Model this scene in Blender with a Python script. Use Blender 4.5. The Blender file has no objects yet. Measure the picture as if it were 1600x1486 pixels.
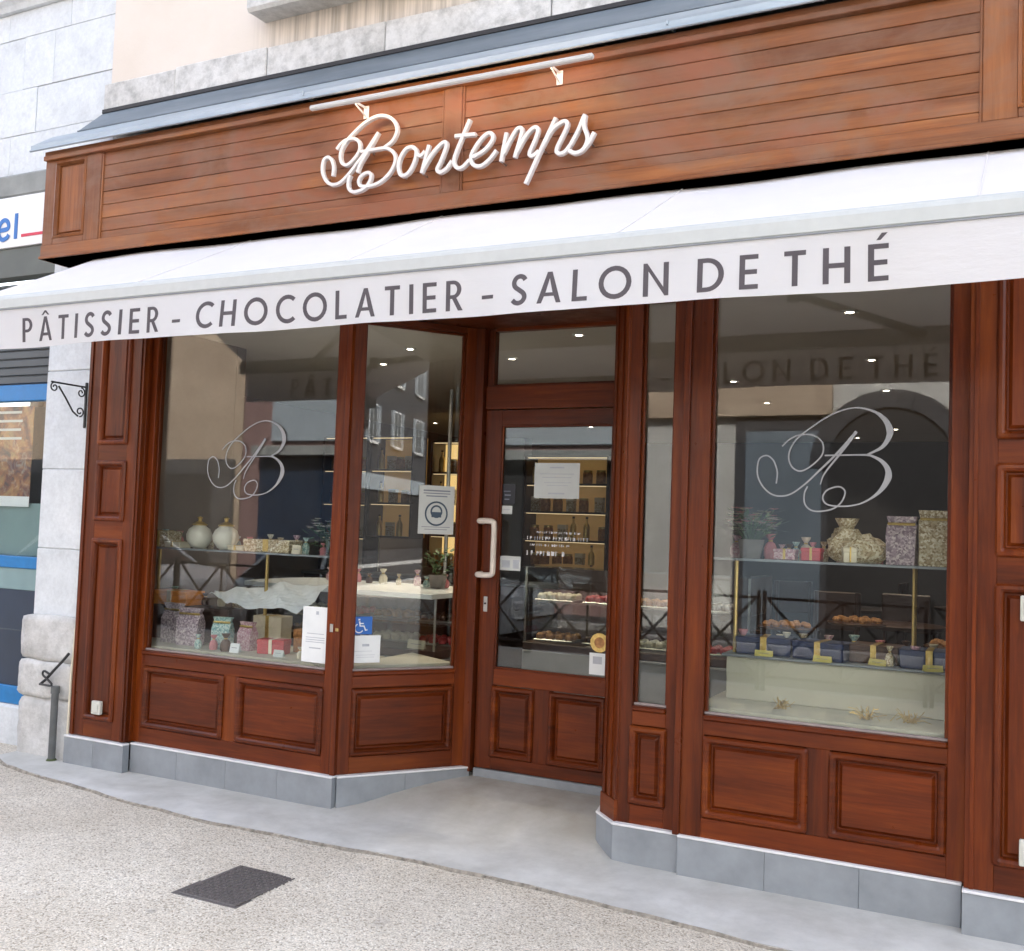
import bpy, bmesh, math, random
from mathutils import Vector, Matrix
random.seed(7)
SC = bpy.context.scene
COL = SC.collection

# ---------------------------------------------------------------- camera
cam_d = bpy.data.cameras.new('camera')
cam = bpy.data.objects.new('camera', cam_d); COL.objects.link(cam)
yaw, pitch, roll = 0.4637, 0.0508, -0.0354
Rm = Matrix.Rotation(yaw, 3, 'Z') @ Matrix.Rotation(pitch, 3, 'X') @ Matrix.Rotation(roll, 3, 'Y')
Rc = Rm @ Matrix(((1, 0, 0), (0, 0, -1), (0, 1, 0)))
cam.matrix_world = Matrix.Translation((0, -4.6, 1.45)) @ Rc.to_4x4()
cam_d.sensor_width = 36; cam_d.sensor_fit = 'HORIZONTAL'; cam_d.lens = 36 * 1604.6 / 1600
cam_d.clip_start = 0.05; cam_d.clip_end = 600
SC.camera = cam

# ---------------------------------------------------------------- sky, sun, exposure
SUN_EL, SUN_AZ = math.radians(44), math.radians(14)   # azimuth: direction the light comes from, clockwise from +Y
W = bpy.data.worlds.new('World'); SC.world = W; W.use_nodes = True
wn = W.node_tree.nodes; wl = W.node_tree.links
bg = wn['Background']; sky = wn.new('ShaderNodeTexSky'); sky.sky_type = 'NISHITA'; sky.sun_disc = False
sky.sun_elevation = SUN_EL; sky.sun_rotation = SUN_AZ
sky.air_density = 1.0; sky.dust_density = 4.0; sky.ozone_density = 1.0
hs = wn.new('ShaderNodeHueSaturation'); hs.inputs['Saturation'].default_value = 0.55
wl.new(sky.outputs[0], hs.inputs['Color']); wl.new(hs.outputs[0], bg.inputs['Color'])
bg.inputs['Strength'].default_value = 0.15
sd = bpy.data.lights.new('sun', 'SUN'); sd.energy = 2.0; sd.angle = math.radians(0.8); sd.color = (1.0, 0.965, 0.92)
sun = bpy.data.objects.new('sun', sd); COL.objects.link(sun)
dv = Vector((math.sin(SUN_AZ) * math.cos(SUN_EL), math.cos(SUN_AZ) * math.cos(SUN_EL), math.sin(SUN_EL)))
sun.rotation_euler = dv.to_track_quat('Z', 'Y').to_euler(); sun.location = dv * 40
vs = SC.view_settings
vs.view_transform = 'Standard'; vs.look = 'None'; vs.gamma = 1.0; vs.exposure = 2.88
try: vs.use_curve_mapping = False
except Exception: pass
SC.render.engine = 'CYCLES'
SC.cycles.max_bounces = 7; SC.cycles.transparent_max_bounces = 14; SC.cycles.glossy_bounces = 4
SC.cycles.caustics_reflective = False; SC.cycles.caustics_refractive = False

# ---------------------------------------------------------------- materials
class NT:
    def __init__(s, name):
        s.m = bpy.data.materials.new(name); s.m.use_nodes = True
        s.n = s.m.node_tree.nodes; s.l = s.m.node_tree.links; s.b = s.n['Principled BSDF']; s.out = s.n['Material Output']
    def N(s, t, **k):
        n = s.n.new(t)
        for a, v in k.items():
            if a.startswith('i_'): n.inputs[a[2:].replace('_', ' ')].default_value = v
            else: setattr(n, a, v)
        return n
    def L(s, a, b): s.l.new(a, b)
    def coord(s, scale=(1, 1, 1), kind='Object', rnd=False):
        tc = s.N('ShaderNodeTexCoord'); mp = s.N('ShaderNodeMapping'); mp.inputs['Scale'].default_value = scale
        s.L(tc.outputs[kind], mp.inputs['Vector'])
        if rnd:
            oi = s.N('ShaderNodeObjectInfo'); vm = s.N('ShaderNodeVectorMath', operation='SCALE'); vm.inputs[0].default_value = (37.0, 19.0, 53.0)
            s.L(oi.outputs['Random'], vm.inputs['Scale']); s.L(vm.outputs[0], mp.inputs['Location'])
        return mp.outputs[0]
    def noise(s, vec, scale, detail=6, rough=.6, dist=0):
        n = s.N('ShaderNodeTexNoise'); n.inputs['Scale'].default_value = scale; n.inputs['Detail'].default_value = detail
        n.inputs['Roughness'].default_value = rough; n.inputs['Distortion'].default_value = dist; s.L(vec, n.inputs['Vector']); return n.outputs['Fac']
    def ramp(s, fac, stops):
        r = s.N('ShaderNodeValToRGB'); e = r.color_ramp.elements
        while len(e) < len(stops): e.new(0.5)
        for el, (p, c) in zip(e, stops): el.position = p; el.color = (c[0], c[1], c[2], 1) if len(c) == 3 else c
        s.L(fac, r.inputs[0]); return r.outputs[0]
    def mix(s, fac, a, b, mode='MIX'):
        m = s.N('ShaderNodeMixRGB', blend_type=mode)
        for v, i in ((fac, 0), (a, 1), (b, 2)):
            if hasattr(v, 'links') or hasattr(v, 'is_output'): s.L(v, m.inputs[i])
            else: m.inputs[i].default_value = v if i == 0 else (v[0], v[1], v[2], 1)
        return m.outputs[0]
    def bump(s, h, strength=.3, dist=.01):
        b = s.N('ShaderNodeBump'); b.inputs['Strength'].default_value = strength; b.inputs['Distance'].default_value = dist
        s.L(h, b.inputs['Height']); s.L(b.outputs[0], s.b.inputs['Normal'])
    def rough(s, v):
        if isinstance(v, (int, float)): s.b.inputs['Roughness'].default_value = v
        else: s.L(v, s.b.inputs['Roughness'])
    def base(s, v):
        if isinstance(v, tuple): s.b.inputs['Base Color'].default_value = (v[0], v[1], v[2], 1)
        else: s.L(v, s.b.inputs['Base Color'])
M = {}
def g(v): return (v, v, v)
def simple(name, col, rough=.5, var=.12, scale=20, metal=0, bump=0.0, spec=None):
    t = NT(name); v = t.coord(rnd=True)
    n = t.noise(v, scale, 5)
    lo = tuple(c * (1 - var) for c in col); hi = tuple(min(1, c * (1 + var)) for c in col)
    t.base(t.ramp(n, [(.3, lo), (.7, hi)])); t.rough(rough); t.b.inputs['Metallic'].default_value = metal
    if spec is not None: t.b.inputs['Specular IOR Level'].default_value = spec
    if bump: t.bump(n, bump, .004)
    M[name] = t.m; return t.m
def wood(name, sc, dark, mid, light, rough=.34, coat=.08, weather=None):
    t = NT(name)
    v = t.coord(sc, rnd=True); vw = t.coord((1, 1, 1), rnd=True)
    fine = t.noise(v, 5.5, 9, .7, .5); broad = t.noise(v, 0.8, 4, .55, .8); blot = t.noise(vw, 1.7, 4, .6)
    c = t.ramp(fine, [(.28, dark), (.5, mid), (.74, light)])
    c = t.mix(.55, c, t.ramp(broad, [(.33, dark), (.55, mid), (.72, light)]))
    c = t.mix(.5, c, t.ramp(blot, [(.3, g(.62)), (.7, g(1.3))]), 'MULTIPLY')
    oi = t.N('ShaderNodeObjectInfo')
    c = t.mix(.6, c, t.ramp(oi.outputs['Random'], [(0, (.66, .64, .64)), (1, (1.28, 1.26, 1.2))]), 'MULTIPLY')
    if weather:
        vb = t.coord((1, 1, 1.6)); wz = t.noise(vb, 1.9, 6, .65, .6); wr = t.noise(vb, 1.9, 5, .6, .3)
        c = t.mix(t.ramp(wz, [(.42, g(0)), (.62, g(.85))]), c, weather)
        c = t.mix(t.ramp(wr, [(.50, g(0)), (.68, g(.5))]), c, (.27, .066, .022))
    t.base(c)
    t.rough(t.ramp(t.noise(vw, 9, 5), [(.3, g(rough - .07)), (.7, g(rough + .14))]))
    t.b.inputs['Coat Weight'].default_value = coat; t.b.inputs['Coat Roughness'].default_value = .22; t.b.inputs['Specular IOR Level'].default_value = .24
    t.bump(fine, .13, .003); M[name] = t.m
MD, MM, ML = (.030, .0046, .0012), (.122, .0215, .0030), (.235, .056, .0070)
wood('wood_vertical', (9, 9, .55), MD, MM, ML)
wood('wood_horizontal', (.55, .55, 9), MD, MM, ML)
wood('fascia_wood', (.5, .5, 10), (.09, .026, .008), (.23, .074, .021), (.37, .145, .044), .36, .05, (.20, .105, .065))
wood('fascia_wood_vertical', (10, 10, .5), (.09, .026, .008), (.23, .076, .022), (.34, .13, .042), .38, .05, (.20, .105, .065))
simple('wood_dark', (.03, .012, .008), .6)
def limestone(name, a, b, c, stain=.4, bump=.35, rnd=True):
    t = NT(name); v = t.coord(rnd=rnd)
    n1 = t.noise(v, 2.2, 8, .68); n2 = t.noise(v, 38, 5, .7); n3 = t.noise(v, 9, 6, .7)
    col = t.ramp(n1, [(.3, a), (.55, b), (.75, c)])
    col = t.mix(stain, col, t.ramp(n3, [(.32, g(.55)), (.55, g(1))]), 'MULTIPLY')
    col = t.mix(.25, col, t.ramp(n2, [(.35, g(.6)), (.6, g(1))]), 'MULTIPLY')
    t.base(col); t.rough(.85); t.b.inputs['Specular IOR Level'].default_value = .25
    hh = t.N('ShaderNodeMath', operation='ADD'); t.L(n2, hh.inputs[0]); t.L(n3, hh.inputs[1])
    t.bump(hh.outputs[0], bump, .006); M[name] = t.m
limestone('limestone_cool', (.58, .61, .635), (.66, .69, .715), (.72, .745, .765), .25, .2)
limestone('limestone_grey', (.50, .49, .465), (.63, .62, .60), (.71, .705, .69), .85, .5)
limestone('limestone_rough', (.48, .47, .45), (.62, .615, .60), (.72, .715, .70), .55, 1.0)
limestone('opposite_stone', (.42, .41, .39), (.50, .49, .46), (.56, .55, .52), .3, .3)
limestone('opposite_plaster', (.32, .24, .175), (.42, .325, .24), (.48, .39, .30), .6, .3)
limestone('opposite_grey', (.05, .05, .055), (.065, .065, .07), (.085, .085, .09), .2, .2)
limestone('opposite_rose', (.20, .13, .12), (.25, .16, .15), (.28, .19, .17), .2, .2)
# plaster of the shop's house, with rain streaks under the sill
t = NT('plaster'); v = t.coord(); n1 = t.noise(v, 1.3, 6, .6); n2 = t.noise(v, 30, 5, .7)
c = t.ramp(n1, [(.3, (.63, .555, .48)), (.7, (.69, .63, .57))])
vs_ = t.coord((14, 14, .35)); st = t.noise(vs_, 1.6, 7, .7)
sx = t.N('ShaderNodeSeparateXYZ'); tc = t.N('ShaderNodeTexCoord'); t.L(tc.outputs['Object'], sx.inputs[0])
mr = t.N('ShaderNodeMapRange'); mr.inputs[1].default_value = -4.15; mr.inputs[2].default_value = -3.9; t.L(sx.outputs[0], mr.inputs[0])
stm = t.N('ShaderNodeMath', operation='MULTIPLY'); t.L(t.ramp(st, [(.4, g(0)), (.62, g(.75))]), stm.inputs[0]); t.L(mr.outputs[0], stm.inputs[1])
c = t.mix(stm.outputs[0], c, (.30, .27, .23))
t.base(c); t.rough(.9); t.b.inputs['Specular IOR Level'].default_value = .2; t.bump(n2, .25, .004); M['plaster'] = t.m
# washed aggregate pavement
t = NT('aggregate'); v = t.coord()
vo = t.N('ShaderNodeTexVoronoi'); vo.inputs['Scale'].default_value = 135; t.L(v, vo.inputs['Vector'])
vo2 = t.N('ShaderNodeTexVoronoi'); vo2.inputs['Scale'].default_value = 280; t.L(v, vo2.inputs['Vector'])
hsv = t.N('ShaderNodeSeparateColor'); t.L(vo.outputs['Color'], hsv.inputs[0])
hs2 = t.N('ShaderNodeSeparateColor'); t.L(vo2.outputs['Color'], hs2.inputs[0])
c = t.ramp(hsv.outputs[0], [(.0, (.34, .305, .25)), (.13, (.55, .50, .42)), (.3, (.70, .65, .565)), (.6, (.76, .715, .63)), (.82, (.77, .70, .60)), (1, (.87, .845, .78))])
c2 = t.ramp(hs2.outputs[0], [(0, g(.62)), (.5, g(1.0)), (1, g(1.2))])
c = t.mix(.6, c, c2, 'MULTIPLY')
edge = t.ramp(vo.outputs['Distance'], [(.35, g(1)), (.75, g(.68))]); c = t.mix(.8, c, edge, 'MULTIPLY')
lar = t.noise(v, .9, 6, .65); c = t.mix(.8, c, t.ramp(lar, [(.3, (.72, .67, .61)), (.7, (1.12, 1.11, 1.1))]), 'MULTIPLY')
sp = t.noise(v, 6, 3, .6); c = t.mix(t.ramp(sp, [(.66, g(0)), (.74, g(.35))]), c, (.30, .27, .24))
gv = t.N('ShaderNodeTexVoronoi'); gv.inputs['Scale'].default_value = 2.1; gv.inputs['Randomness'].default_value = 1.0; t.L(v, gv.inputs['Vector'])
c = t.mix(t.ramp(gv.outputs['Distance'], [(.030, g(.55)), (.046, g(0))]), c, (.26, .245, .225))
pa = t.noise(v, .55, 4, .5, .5); c = t.mix(t.ramp(pa, [(.50, g(0)), (.62, g(.14))]), c, (.50, .44, .37))
t.base(c); t.rough(.75); t.b.inputs['Specular IOR Level'].default_value = .3
t.bump(vo.outputs['Distance'], .4, -.003); M['aggregate'] = t.m
# smooth concrete apron
t = NT('concrete'); v = t.coord(); n1 = t.noise(v, 1.8, 7, .65, .4); n2 = t.noise(v, 60, 4, .6); n3 = t.noise(v, 7, 6, .7)
c = t.ramp(n1, [(.3, (.47, .46, .43)), (.55, (.60, .595, .57)), (.75, (.69, .685, .665))])
c = t.mix(.45, c, t.ramp(n3, [(.3, g(.70)), (.6, g(1.05))]), 'MULTIPLY')
sxy = t.N('ShaderNodeSeparateXYZ'); tc = t.N('ShaderNodeTexCoord'); t.L(tc.outputs['Object'], sxy.inputs[0])
my = t.N('ShaderNodeMapRange'); my.inputs[1].default_value = -.35; my.inputs[2].default_value = .35; t.L(sxy.outputs[1], my.inputs[0])
tread = t.N('ShaderNodeMath', operation='MULTIPLY'); t.L(my.outputs[0], tread.inputs[0]); t.L(t.ramp(t.noise(v, 3.1, 5, .6), [(.3, g(.45)), (.7, g(.95))]), tread.inputs[1])
c = t.mix(tread.outputs[0], c, (.29, .268, .225))   # trodden dirt in the doorway
t.base(c); t.rough(.8); t.bump(n2, .12, .003); M['concrete'] = t.m
simple('joint_dirt', (.24, .215, .18), .95, .5, 30, bump=.5)
simple('asphalt', (.05, .05, .052), .9, .3, 60, bump=.4)
# zinc
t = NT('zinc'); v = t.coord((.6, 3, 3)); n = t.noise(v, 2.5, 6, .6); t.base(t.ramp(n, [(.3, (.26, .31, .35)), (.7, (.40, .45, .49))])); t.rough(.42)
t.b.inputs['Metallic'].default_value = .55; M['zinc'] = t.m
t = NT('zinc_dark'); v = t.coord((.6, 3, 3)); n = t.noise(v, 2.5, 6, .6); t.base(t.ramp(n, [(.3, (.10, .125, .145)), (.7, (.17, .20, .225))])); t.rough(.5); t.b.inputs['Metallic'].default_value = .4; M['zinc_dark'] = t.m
simple('plinth_stone', (.245, .265, .285), .6, .16, 6, bump=.08)
simple('white_trim', (.74, .74, .75), .45, .05)
simple('highlight_trim', (.30, .25, .24), .6, .15)
simple('white_metal', (.80, .79, .77), .35, .04)
simple('cream_metal', (.66, .60, .54), .35, .05)
simple('sign_white', (.66, .63, .61), .4, .05)
simple('lamp_white', (.50, .49, .47), .4, .06)
simple('bar_metal', (.46, .48, .475), .4, .04)
simple('arm_metal', (.07, .065, .06), .45, .05)
simple('iron', (.018, .018, .02), .5, .3, 40, bump=.2)
simple('steel', (.55, .54, .52), .3, .08, metal=.9)
simple('brass', (.55, .40, .16), .35, .1, metal=.9)
simple('awning_ink', (.075, .064, .072), .8, .08)
simple('paper', (.76, .79, .80), .7, .04, 8)
simple('paper_grey', (.55, .58, .57), .7, .04, 8)
simple('ink', (.20, .22, .27), .7, .1)
simple('ink_faint', (.42, .45, .50), .7, .1)
simple('ink_dark', (.05, .08, .12), .7, .1)
simple('sign_blue', (.012, .12, .46), .35, .06)
simple('blue_paint', (.004, .16, .42), .35, .08)
simple('blue_letter', (.012, .13, .42), .5, .05)
simple('red_letter', (.55, .02, .06), .5, .05)
simple('sticker_black', (.012, .015, .022), .4, .1)
simple('box_plastic', (.56, .56, .50), .5, .05)
simple('teal_panel', (.19, .29, .30), .4, .1, 3)
simple('slate_panel', (.035, .05, .065), .35, .15, 3)
simple('navy_panel', (.018, .032, .06), .3, .15, 3)
simple('grey_panel', (.10, .11, .10), .6, .15, 3)
simple('lintel_grey', (.24, .25, .24), .8, .2, 5, bump=.3)
simple('pipe_grey', (.10, .105, .105), .7, .25, 12)
simple('soffit', (.045, .016, .010), .6)
simple('manhole_iron', (.11, .097, .092), .6, .25, 60, bump=.3)
simple('moss', (.06, .08, .03), .95, .4, 60, bump=.5)
# interior
simple('shop_wall', (.20, .165, .14), .8, .08, 3)
simple('shop_wall_dark', (.055, .055, .065), .7, .1, 3)
simple('shop_ceiling', (.66, .60, .53), .85, .03, 3)
simple('shop_floor', (.12, .10, .085), .4, .15, 6)
simple('deck_cream', (.52, .50, .40), .55, .05, 5)
simple('counter_dark', (.06, .035, .028), .4, .2, 5)
simple('counter_grey', (.22, .24, .26), .4, .08, 5)
simple('enamel', (.74, .80, .83), .25, .04, 4)
simple('gold_foil', (.62, .44, .15), .3, .2, 60, metal=.7, bump=.5)
simple('cream', (.70, .64, .50), .5, .06)
simple('pastry', (.42, .20, .07), .6, .4, 40, bump=.4)
simple('chocolate', (.07, .03, .015), .35, .3, 30)
simple('orange_cloth', (.62, .22, .03), .6, .15)
simple('red_pack', (.48, .05, .06), .4, .15)
simple('blue_box', (.018, .03, .085), .45, .2)
simple('yellow_card', (.52, .45, .13), .6, .08)
simple('leaf_green', (.05, .11, .035), .5, .3)
simple('blossom', (.68, .58, .56), .6, .15)
simple('petal_pink', (.55, .20, .22), .6, .2)
simple('terracotta', (.22, .20, .19), .7, .1)
simple('jar_white', (.72, .70, .62), .3, .05)
simple('tyre', (.02, .02, .02), .8)
simple('car_silver', (.55, .58, .60), .25, .03, metal=.3)
simple('car_white', (.75, .76, .76), .25, .03)
simple('car_glass', (.02, .025, .03), .08, .05)
simple('lamp_red', (.4, .02, .02), .3)
simple('lamp_clear', (.7, .7, .7), .2)
simple('gate_blue', (.13, .16, .19), .5, .1, 2)
simple('band_grey', (.30, .34, .37), .5, .08, 2)
simple('dark_void', (.014, .013, .014), .6)
t = NT('skin_print'); v = t.coord(); na = t.noise(v, 5.5, 4, .55, .8); nb = t.noise(v, 11, 5, .6, 1.2)
c = t.ramp(na, [(.36, (.02, .03, .05)), (.46, (.09, .06, .05)), (.53, (.34, .17, .07)), (.60, (.50, .33, .12)), (.68, (.16, .10, .08))])
c = t.mix(.45, c, t.ramp(nb, [(.35, (.03, .04, .06)), (.55, (.30, .10, .06)), (.7, (.55, .48, .38))])); t.base(c); t.rough(.5); M['skin_print'] = t.m
def bagmat(name, a, b, c):
    t = NT(name); v = t.coord(rnd=True)
    vo = t.N('ShaderNodeTexVoronoi'); vo.inputs['Scale'].default_value = 120; t.L(v, vo.inputs['Vector'])
    sp = t.N('ShaderNodeSeparateColor'); t.L(vo.outputs['Color'], sp.inputs[0])
    t.base(t.ramp(sp.outputs[0], [(0, a), (.5, b), (1, c)])); t.rough(.4); M[name] = t.m
bagmat('bag_lilac', (.18, .13, .17), (.36, .28, .33), (.62, .54, .54))
bagmat('bag_teal', (.14, .28, .28), (.34, .50, .48), (.62, .70, .64))
bagmat('bag_rose', (.34, .16, .22), (.50, .30, .34), (.66, .54, .52))
bagmat('bag_gold', (.26, .18, .09), (.50, .41, .26), (.78, .72, .56))
# thin window glass: clear with Fresnel mirror
t = NT('glass'); t.n.remove(t.b)
lw = t.N('ShaderNodeLayerWeight'); lw.inputs['Blend'].default_value = .5
pw = t.N('ShaderNodeMath', operation='POWER'); pw.inputs[1].default_value = 5; t.L(lw.outputs['Facing'], pw.inputs[0])
ma = t.N('ShaderNodeMath', operation='MULTIPLY_ADD'); ma.inputs[1].default_value = .93; ma.inputs[2].default_value = .045; t.L(pw.outputs[0], ma.inputs[0])
tr = t.N('ShaderNodeBsdfTransparent'); tr.inputs[0].default_value = (.93, .95, .94, 1)
gl = t.N('ShaderNodeBsdfGlossy'); gl.inputs['Roughness'].default_value = .012; gl.inputs[0].default_value = (1, 1, 1, 1)
mx = t.N('ShaderNodeMixShader'); t.L(ma.outputs[0], mx.inputs[0]); t.L(tr.outputs[0], mx.inputs[1]); t.L(gl.outputs[0], mx.inputs[2])
t.L(mx.outputs[0], t.out.inputs[0]); M['glass'] = t.m
# awning cloth, lets light through
def cloth(name, col, tcol):
    t = NT(name); v = t.coord(); n = t.noise(v, 5, 6, .6); n2 = t.noise(t.coord((2, 2, 6)), 3, 5)
    t.base(t.ramp(n, [(.3, tuple(x * .95 for x in col)), (.7, col)])); t.rough(.8); t.b.inputs['Specular IOR Level'].default_value = .2
    t.bump(n2, .35, .012)
    ts = t.N('ShaderNodeBsdfTranslucent'); ts.inputs[0].default_value = (*tcol, 1)
    mx = t.N('ShaderNodeMixShader'); mx.inputs[0].default_value = .44
    t.L(t.b.outputs[0], mx.inputs[1]); t.L(ts.outputs[0], mx.inputs[2]); t.L(mx.outputs[0], t.out.inputs[0]); M[name] = t.m
cloth('awning_cloth', (.88, .885, .895), (.85, .78, .74))
cloth('valance_cloth', (.84, .852, .88), (.85, .80, .76))
def emis(name, col, s):
    t = NT(name); t.b.inputs['Base Color'].default_value = (*col, 1)
    t.b.inputs['Emission Color'].default_value = (*col, 1); t.b.inputs['Emission Strength'].default_value = s; M[name] = t.m
    if name in ('spot_glow', 'strip_glow'): t.m.cycles.emission_sampling = 'NONE'
emis('spot_glow', (1, .86, .68), 6); emis('shelf_glow', (1, .66, .26), .13); emis('strip_glow', (1, .74, .42), .11); emis('tube_glow', (1, .70, .36), 5.0); emis('shelf_glow_dim', (1, .60, .22), .013)

# ---------------------------------------------------------------- mesh helpers
def rot2(p, a): c, s = math.cos(a), math.sin(a); return (p[0] * c - p[1] * s, p[0] * s + p[1] * c)
class Fr:
    """local frame on a vertical wall: u along the wall, w out of the wall (towards the street), z up"""
    def __init__(s, x, y, a=0.0): s.x, s.y, s.a = x, y, a; s.c, s.s = math.cos(a), math.sin(a)
    def __call__(s, u, w, z): return (s.x + u * s.c + w * s.s, s.y + u * s.s - w * s.c, z)
F0 = Fr(0, 0, 0)
class MB:
    def __init__(s): s.v = []; s.f = []; s.sm = []
    def add(s, vs, fs, smooth=False):
        o = len(s.v); s.v += [tuple(p) for p in vs]; s.f += [[o + i for i in f] for f in fs]; s.sm += [smooth] * len(fs); return s
    def box(s, u0, u1, w0, w1, z0, z1, fr=F0, ch=.003):
        """box in frame; chamfered edges"""
        u0, u1 = min(u0, u1), max(u0, u1); w0, w1 = min(w0, w1), max(w0, w1); z0, z1 = min(z0, z1), max(z0, z1)
        c = min(ch, (u1 - u0) * .3, (w1 - w0) * .3, (z1 - z0) * .3)
        L = ((u0, u1), (w0, w1), (z0, z1)); idx = {}; vs = []
        for i in (0, 1):
            for j in (0, 1):
                for k in (0, 1):
                    for ax in range(3):
                        q = [L[0][i], L[1][j], L[2][k]]; sg = [1 - 2 * i, 1 - 2 * j, 1 - 2 * k]
                        for b in range(3):
                            if b != ax: q[b] += sg[b] * c
                        idx[(i, j, k, ax)] = len(vs); vs.append(q)
        fs = []
        def face(keys):
            pts = [vs[idx[k]] for k in keys]
            n = (Vector(pts[1]) - Vector(pts[0])).cross(Vector(pts[2]) - Vector(pts[1]))
            ce = sum((Vector(p) for p in pts), Vector()) / len(pts) - Vector(((u0 + u1) / 2, (w0 + w1) / 2, (z0 + z1) / 2))
            ids = [idx[k] for k in keys]; fs.append(ids if n.dot(ce) > 0 else ids[::-1])
        for ax in range(3):
            o = [a for a in range(3) if a != ax]
            for sd_ in (0, 1):
                ks = []
                for a, b in ((0, 0), (1, 0), (1, 1), (0, 1)):
                    q = [0, 0, 0]; q[ax] = sd_; q[o[0]] = a; q[o[1]] = b; ks.append((*q, ax))
                face(ks)
        for ax in range(3):            # edges parallel to ax
            o = [a for a in range(3) if a != ax]
            for a in (0, 1):
                for b in (0, 1):
                    q0 = [0, 0, 0]; q0[o[0]] = a; q0[o[1]] = b; q1 = list(q0); q1[ax] = 1
                    face([(*q0, o[0]), (*q1, o[0]), (*q1, o[1]), (*q0, o[1])])
        for i in (0, 1):
            for j in (0, 1):
                for k in (0, 1): face([(i, j, k, 0), (i, j, k, 1), (i, j, k, 2)])
        # frame flips handedness (w points to -y): reverse
        s.add([fr(*p) for p in vs], [f[::-1] for f in fs]); return s
    def tube(s, pts, r, seg=10, cap=True, ry=None, smooth=True):
        pts = [Vector(p) for p in pts]; n = len(pts); rs = r if isinstance(r, (list, tuple)) else [r] * n
        rings = []; up = None
        for i, p in enumerate(pts):
            d = (pts[min(i + 1, n - 1)] - pts[max(i - 1, 0)]).normalized()
            if up is None:
                up = Vector((0, 0, 1)) if abs(d.z) < .9 else Vector((0, 1, 0))
            a = d.cross(up)
            if a.length < 1e-5: a = d.cross(Vector((1, 0, .3)))
            a.normalize(); b = a.cross(d).normalized(); up = b
            rings.append([p + (a * math.cos(2 * math.pi * k / seg) + b * math.sin(2 * math.pi * k / seg)) * rs[i] for k in range(seg)])
        vs = [q for R_ in rings for q in R_]; fs = []
        for i in range(n - 1):
            for k in range(seg):
                k2 = (k + 1) % seg; fs.append([i * seg + k, i * seg + k2, (i + 1) * seg + k2, (i + 1) * seg + k])
        if cap: fs += [list(range(seg))[::-1], [(n - 1) * seg + k for k in range(seg)]]
        s.add(vs, fs, smooth); return s
    def lathe(s, prof, seg=16, c=(0, 0, 0), smooth=True):
        vs = []; fs = []
        for (r, z) in prof:
            for k in range(seg):
                a = 2 * math.pi * k / seg; vs.append((c[0] + r * math.cos(a), c[1] + r * math.sin(a), c[2] + z))
        n = len(prof)
        for i in range(n - 1):
            for k in range(seg):
                k2 = (k + 1) % seg; fs.append([i * seg + k, i * seg + k2, (i + 1) * seg + k2, (i + 1) * seg + k])
        fs += [list(range(seg))[::-1], [(n - 1) * seg + k for k in range(seg)]]
        s.add(vs, fs, smooth); return s
    def loops(s, rings, fr=F0, fill=True, closed=True):
        """rings: list of equally long lists of (u,w,z); bridged in order"""
        m = len(rings[0]); vs = [fr(*p) for R_ in rings for p in R_]; fs = []
        for i in range(len(rings) - 1):
            for k in range(m):
                k2 = (k + 1) % m; fs.append([i * m + k, i * m + k2, (i + 1) * m + k2, (i + 1) * m + k])
        if fill: fs.append([(len(rings) - 1) * m + k for k in range(m)])
        s.add(vs, fs); return s
    def extrude_profile(s, prof, u0, u1, fr=F0):
        """prof: closed list of (w,z), swept along u"""
        m = len(prof); vs = [fr(u0, w, z) for w, z in prof] + [fr(u1, w, z) for w, z in prof]
        fs = [[k, (k + 1) % m, m + (k + 1) % m, m + k] for k in range(m)] + [list(range(m))[::-1], [m + k for k in range(m)]]
        s.add(vs, fs); return s
    def build(s, name, mat, parent=None, angle=35, loc=None):
        me = bpy.data.meshes.new(name); me.from_pydata(s.v, [], s.f)
        me.polygons.foreach_set('use_smooth', s.sm)
        bm = bmesh.new(); bm.from_mesh(me); bmesh.ops.recalc_face_normals(bm, faces=bm.faces); bm.to_mesh(me); bm.free()
        if any(s.sm): me.set_sharp_from_angle(angle=math.radians(angle))
        me.materials.append(M[mat]); me.update()
        return link(name, me, parent, loc)
def link(name, me, parent=None, loc=None):
    o = bpy.data.objects.new(name, me); COL.objects.link(o)
    if loc is not None: o.location = loc
    if parent is not None: attach(o, parent)
    return o
def attach(o, parent):
    o.parent = parent
    if not parent.get('_local'):
        L = root_loc(parent); o.matrix_parent_inverse = Matrix.Translation(-Vector(L))
def root_loc(o):
    return Vector(o.get('_loc', (0, 0, 0)))
def tag(o, label, cat, group=None):
    o['label'] = label; o['category'] = cat
    if group: o['group'] = group
    return o
def thing(name, label, cat, loc=(0, 0, 0), group=None, local=False, rz=0):
    o = bpy.data.objects.new(name, None); COL.objects.link(o); o.location = loc; o.rotation_euler.z = rz; o.empty_display_size = .1
    if local: o['_local'] = 1
    else: o['_loc'] = tuple(loc)
    return tag(o, label, cat, group)
def struct(o): o['kind'] = 'structure'; return o
def kids(o): return [c for c in bpy.data.objects if c.parent == o]
def copy_tree(o, loc, rz=0, label=None, sc=None, parent=None):
    c = o.copy(); COL.objects.link(c)
    if parent is None:
        c.location = loc; c.rotation_euler.z = rz
        if sc: c.scale = (sc, sc, sc) if isinstance(sc, (int, float)) else sc
        if label: c['label'] = label
    else: c.parent = parent
    for ch in list(o.children): copy_tree(ch, None, parent=c)
    return c
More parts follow.
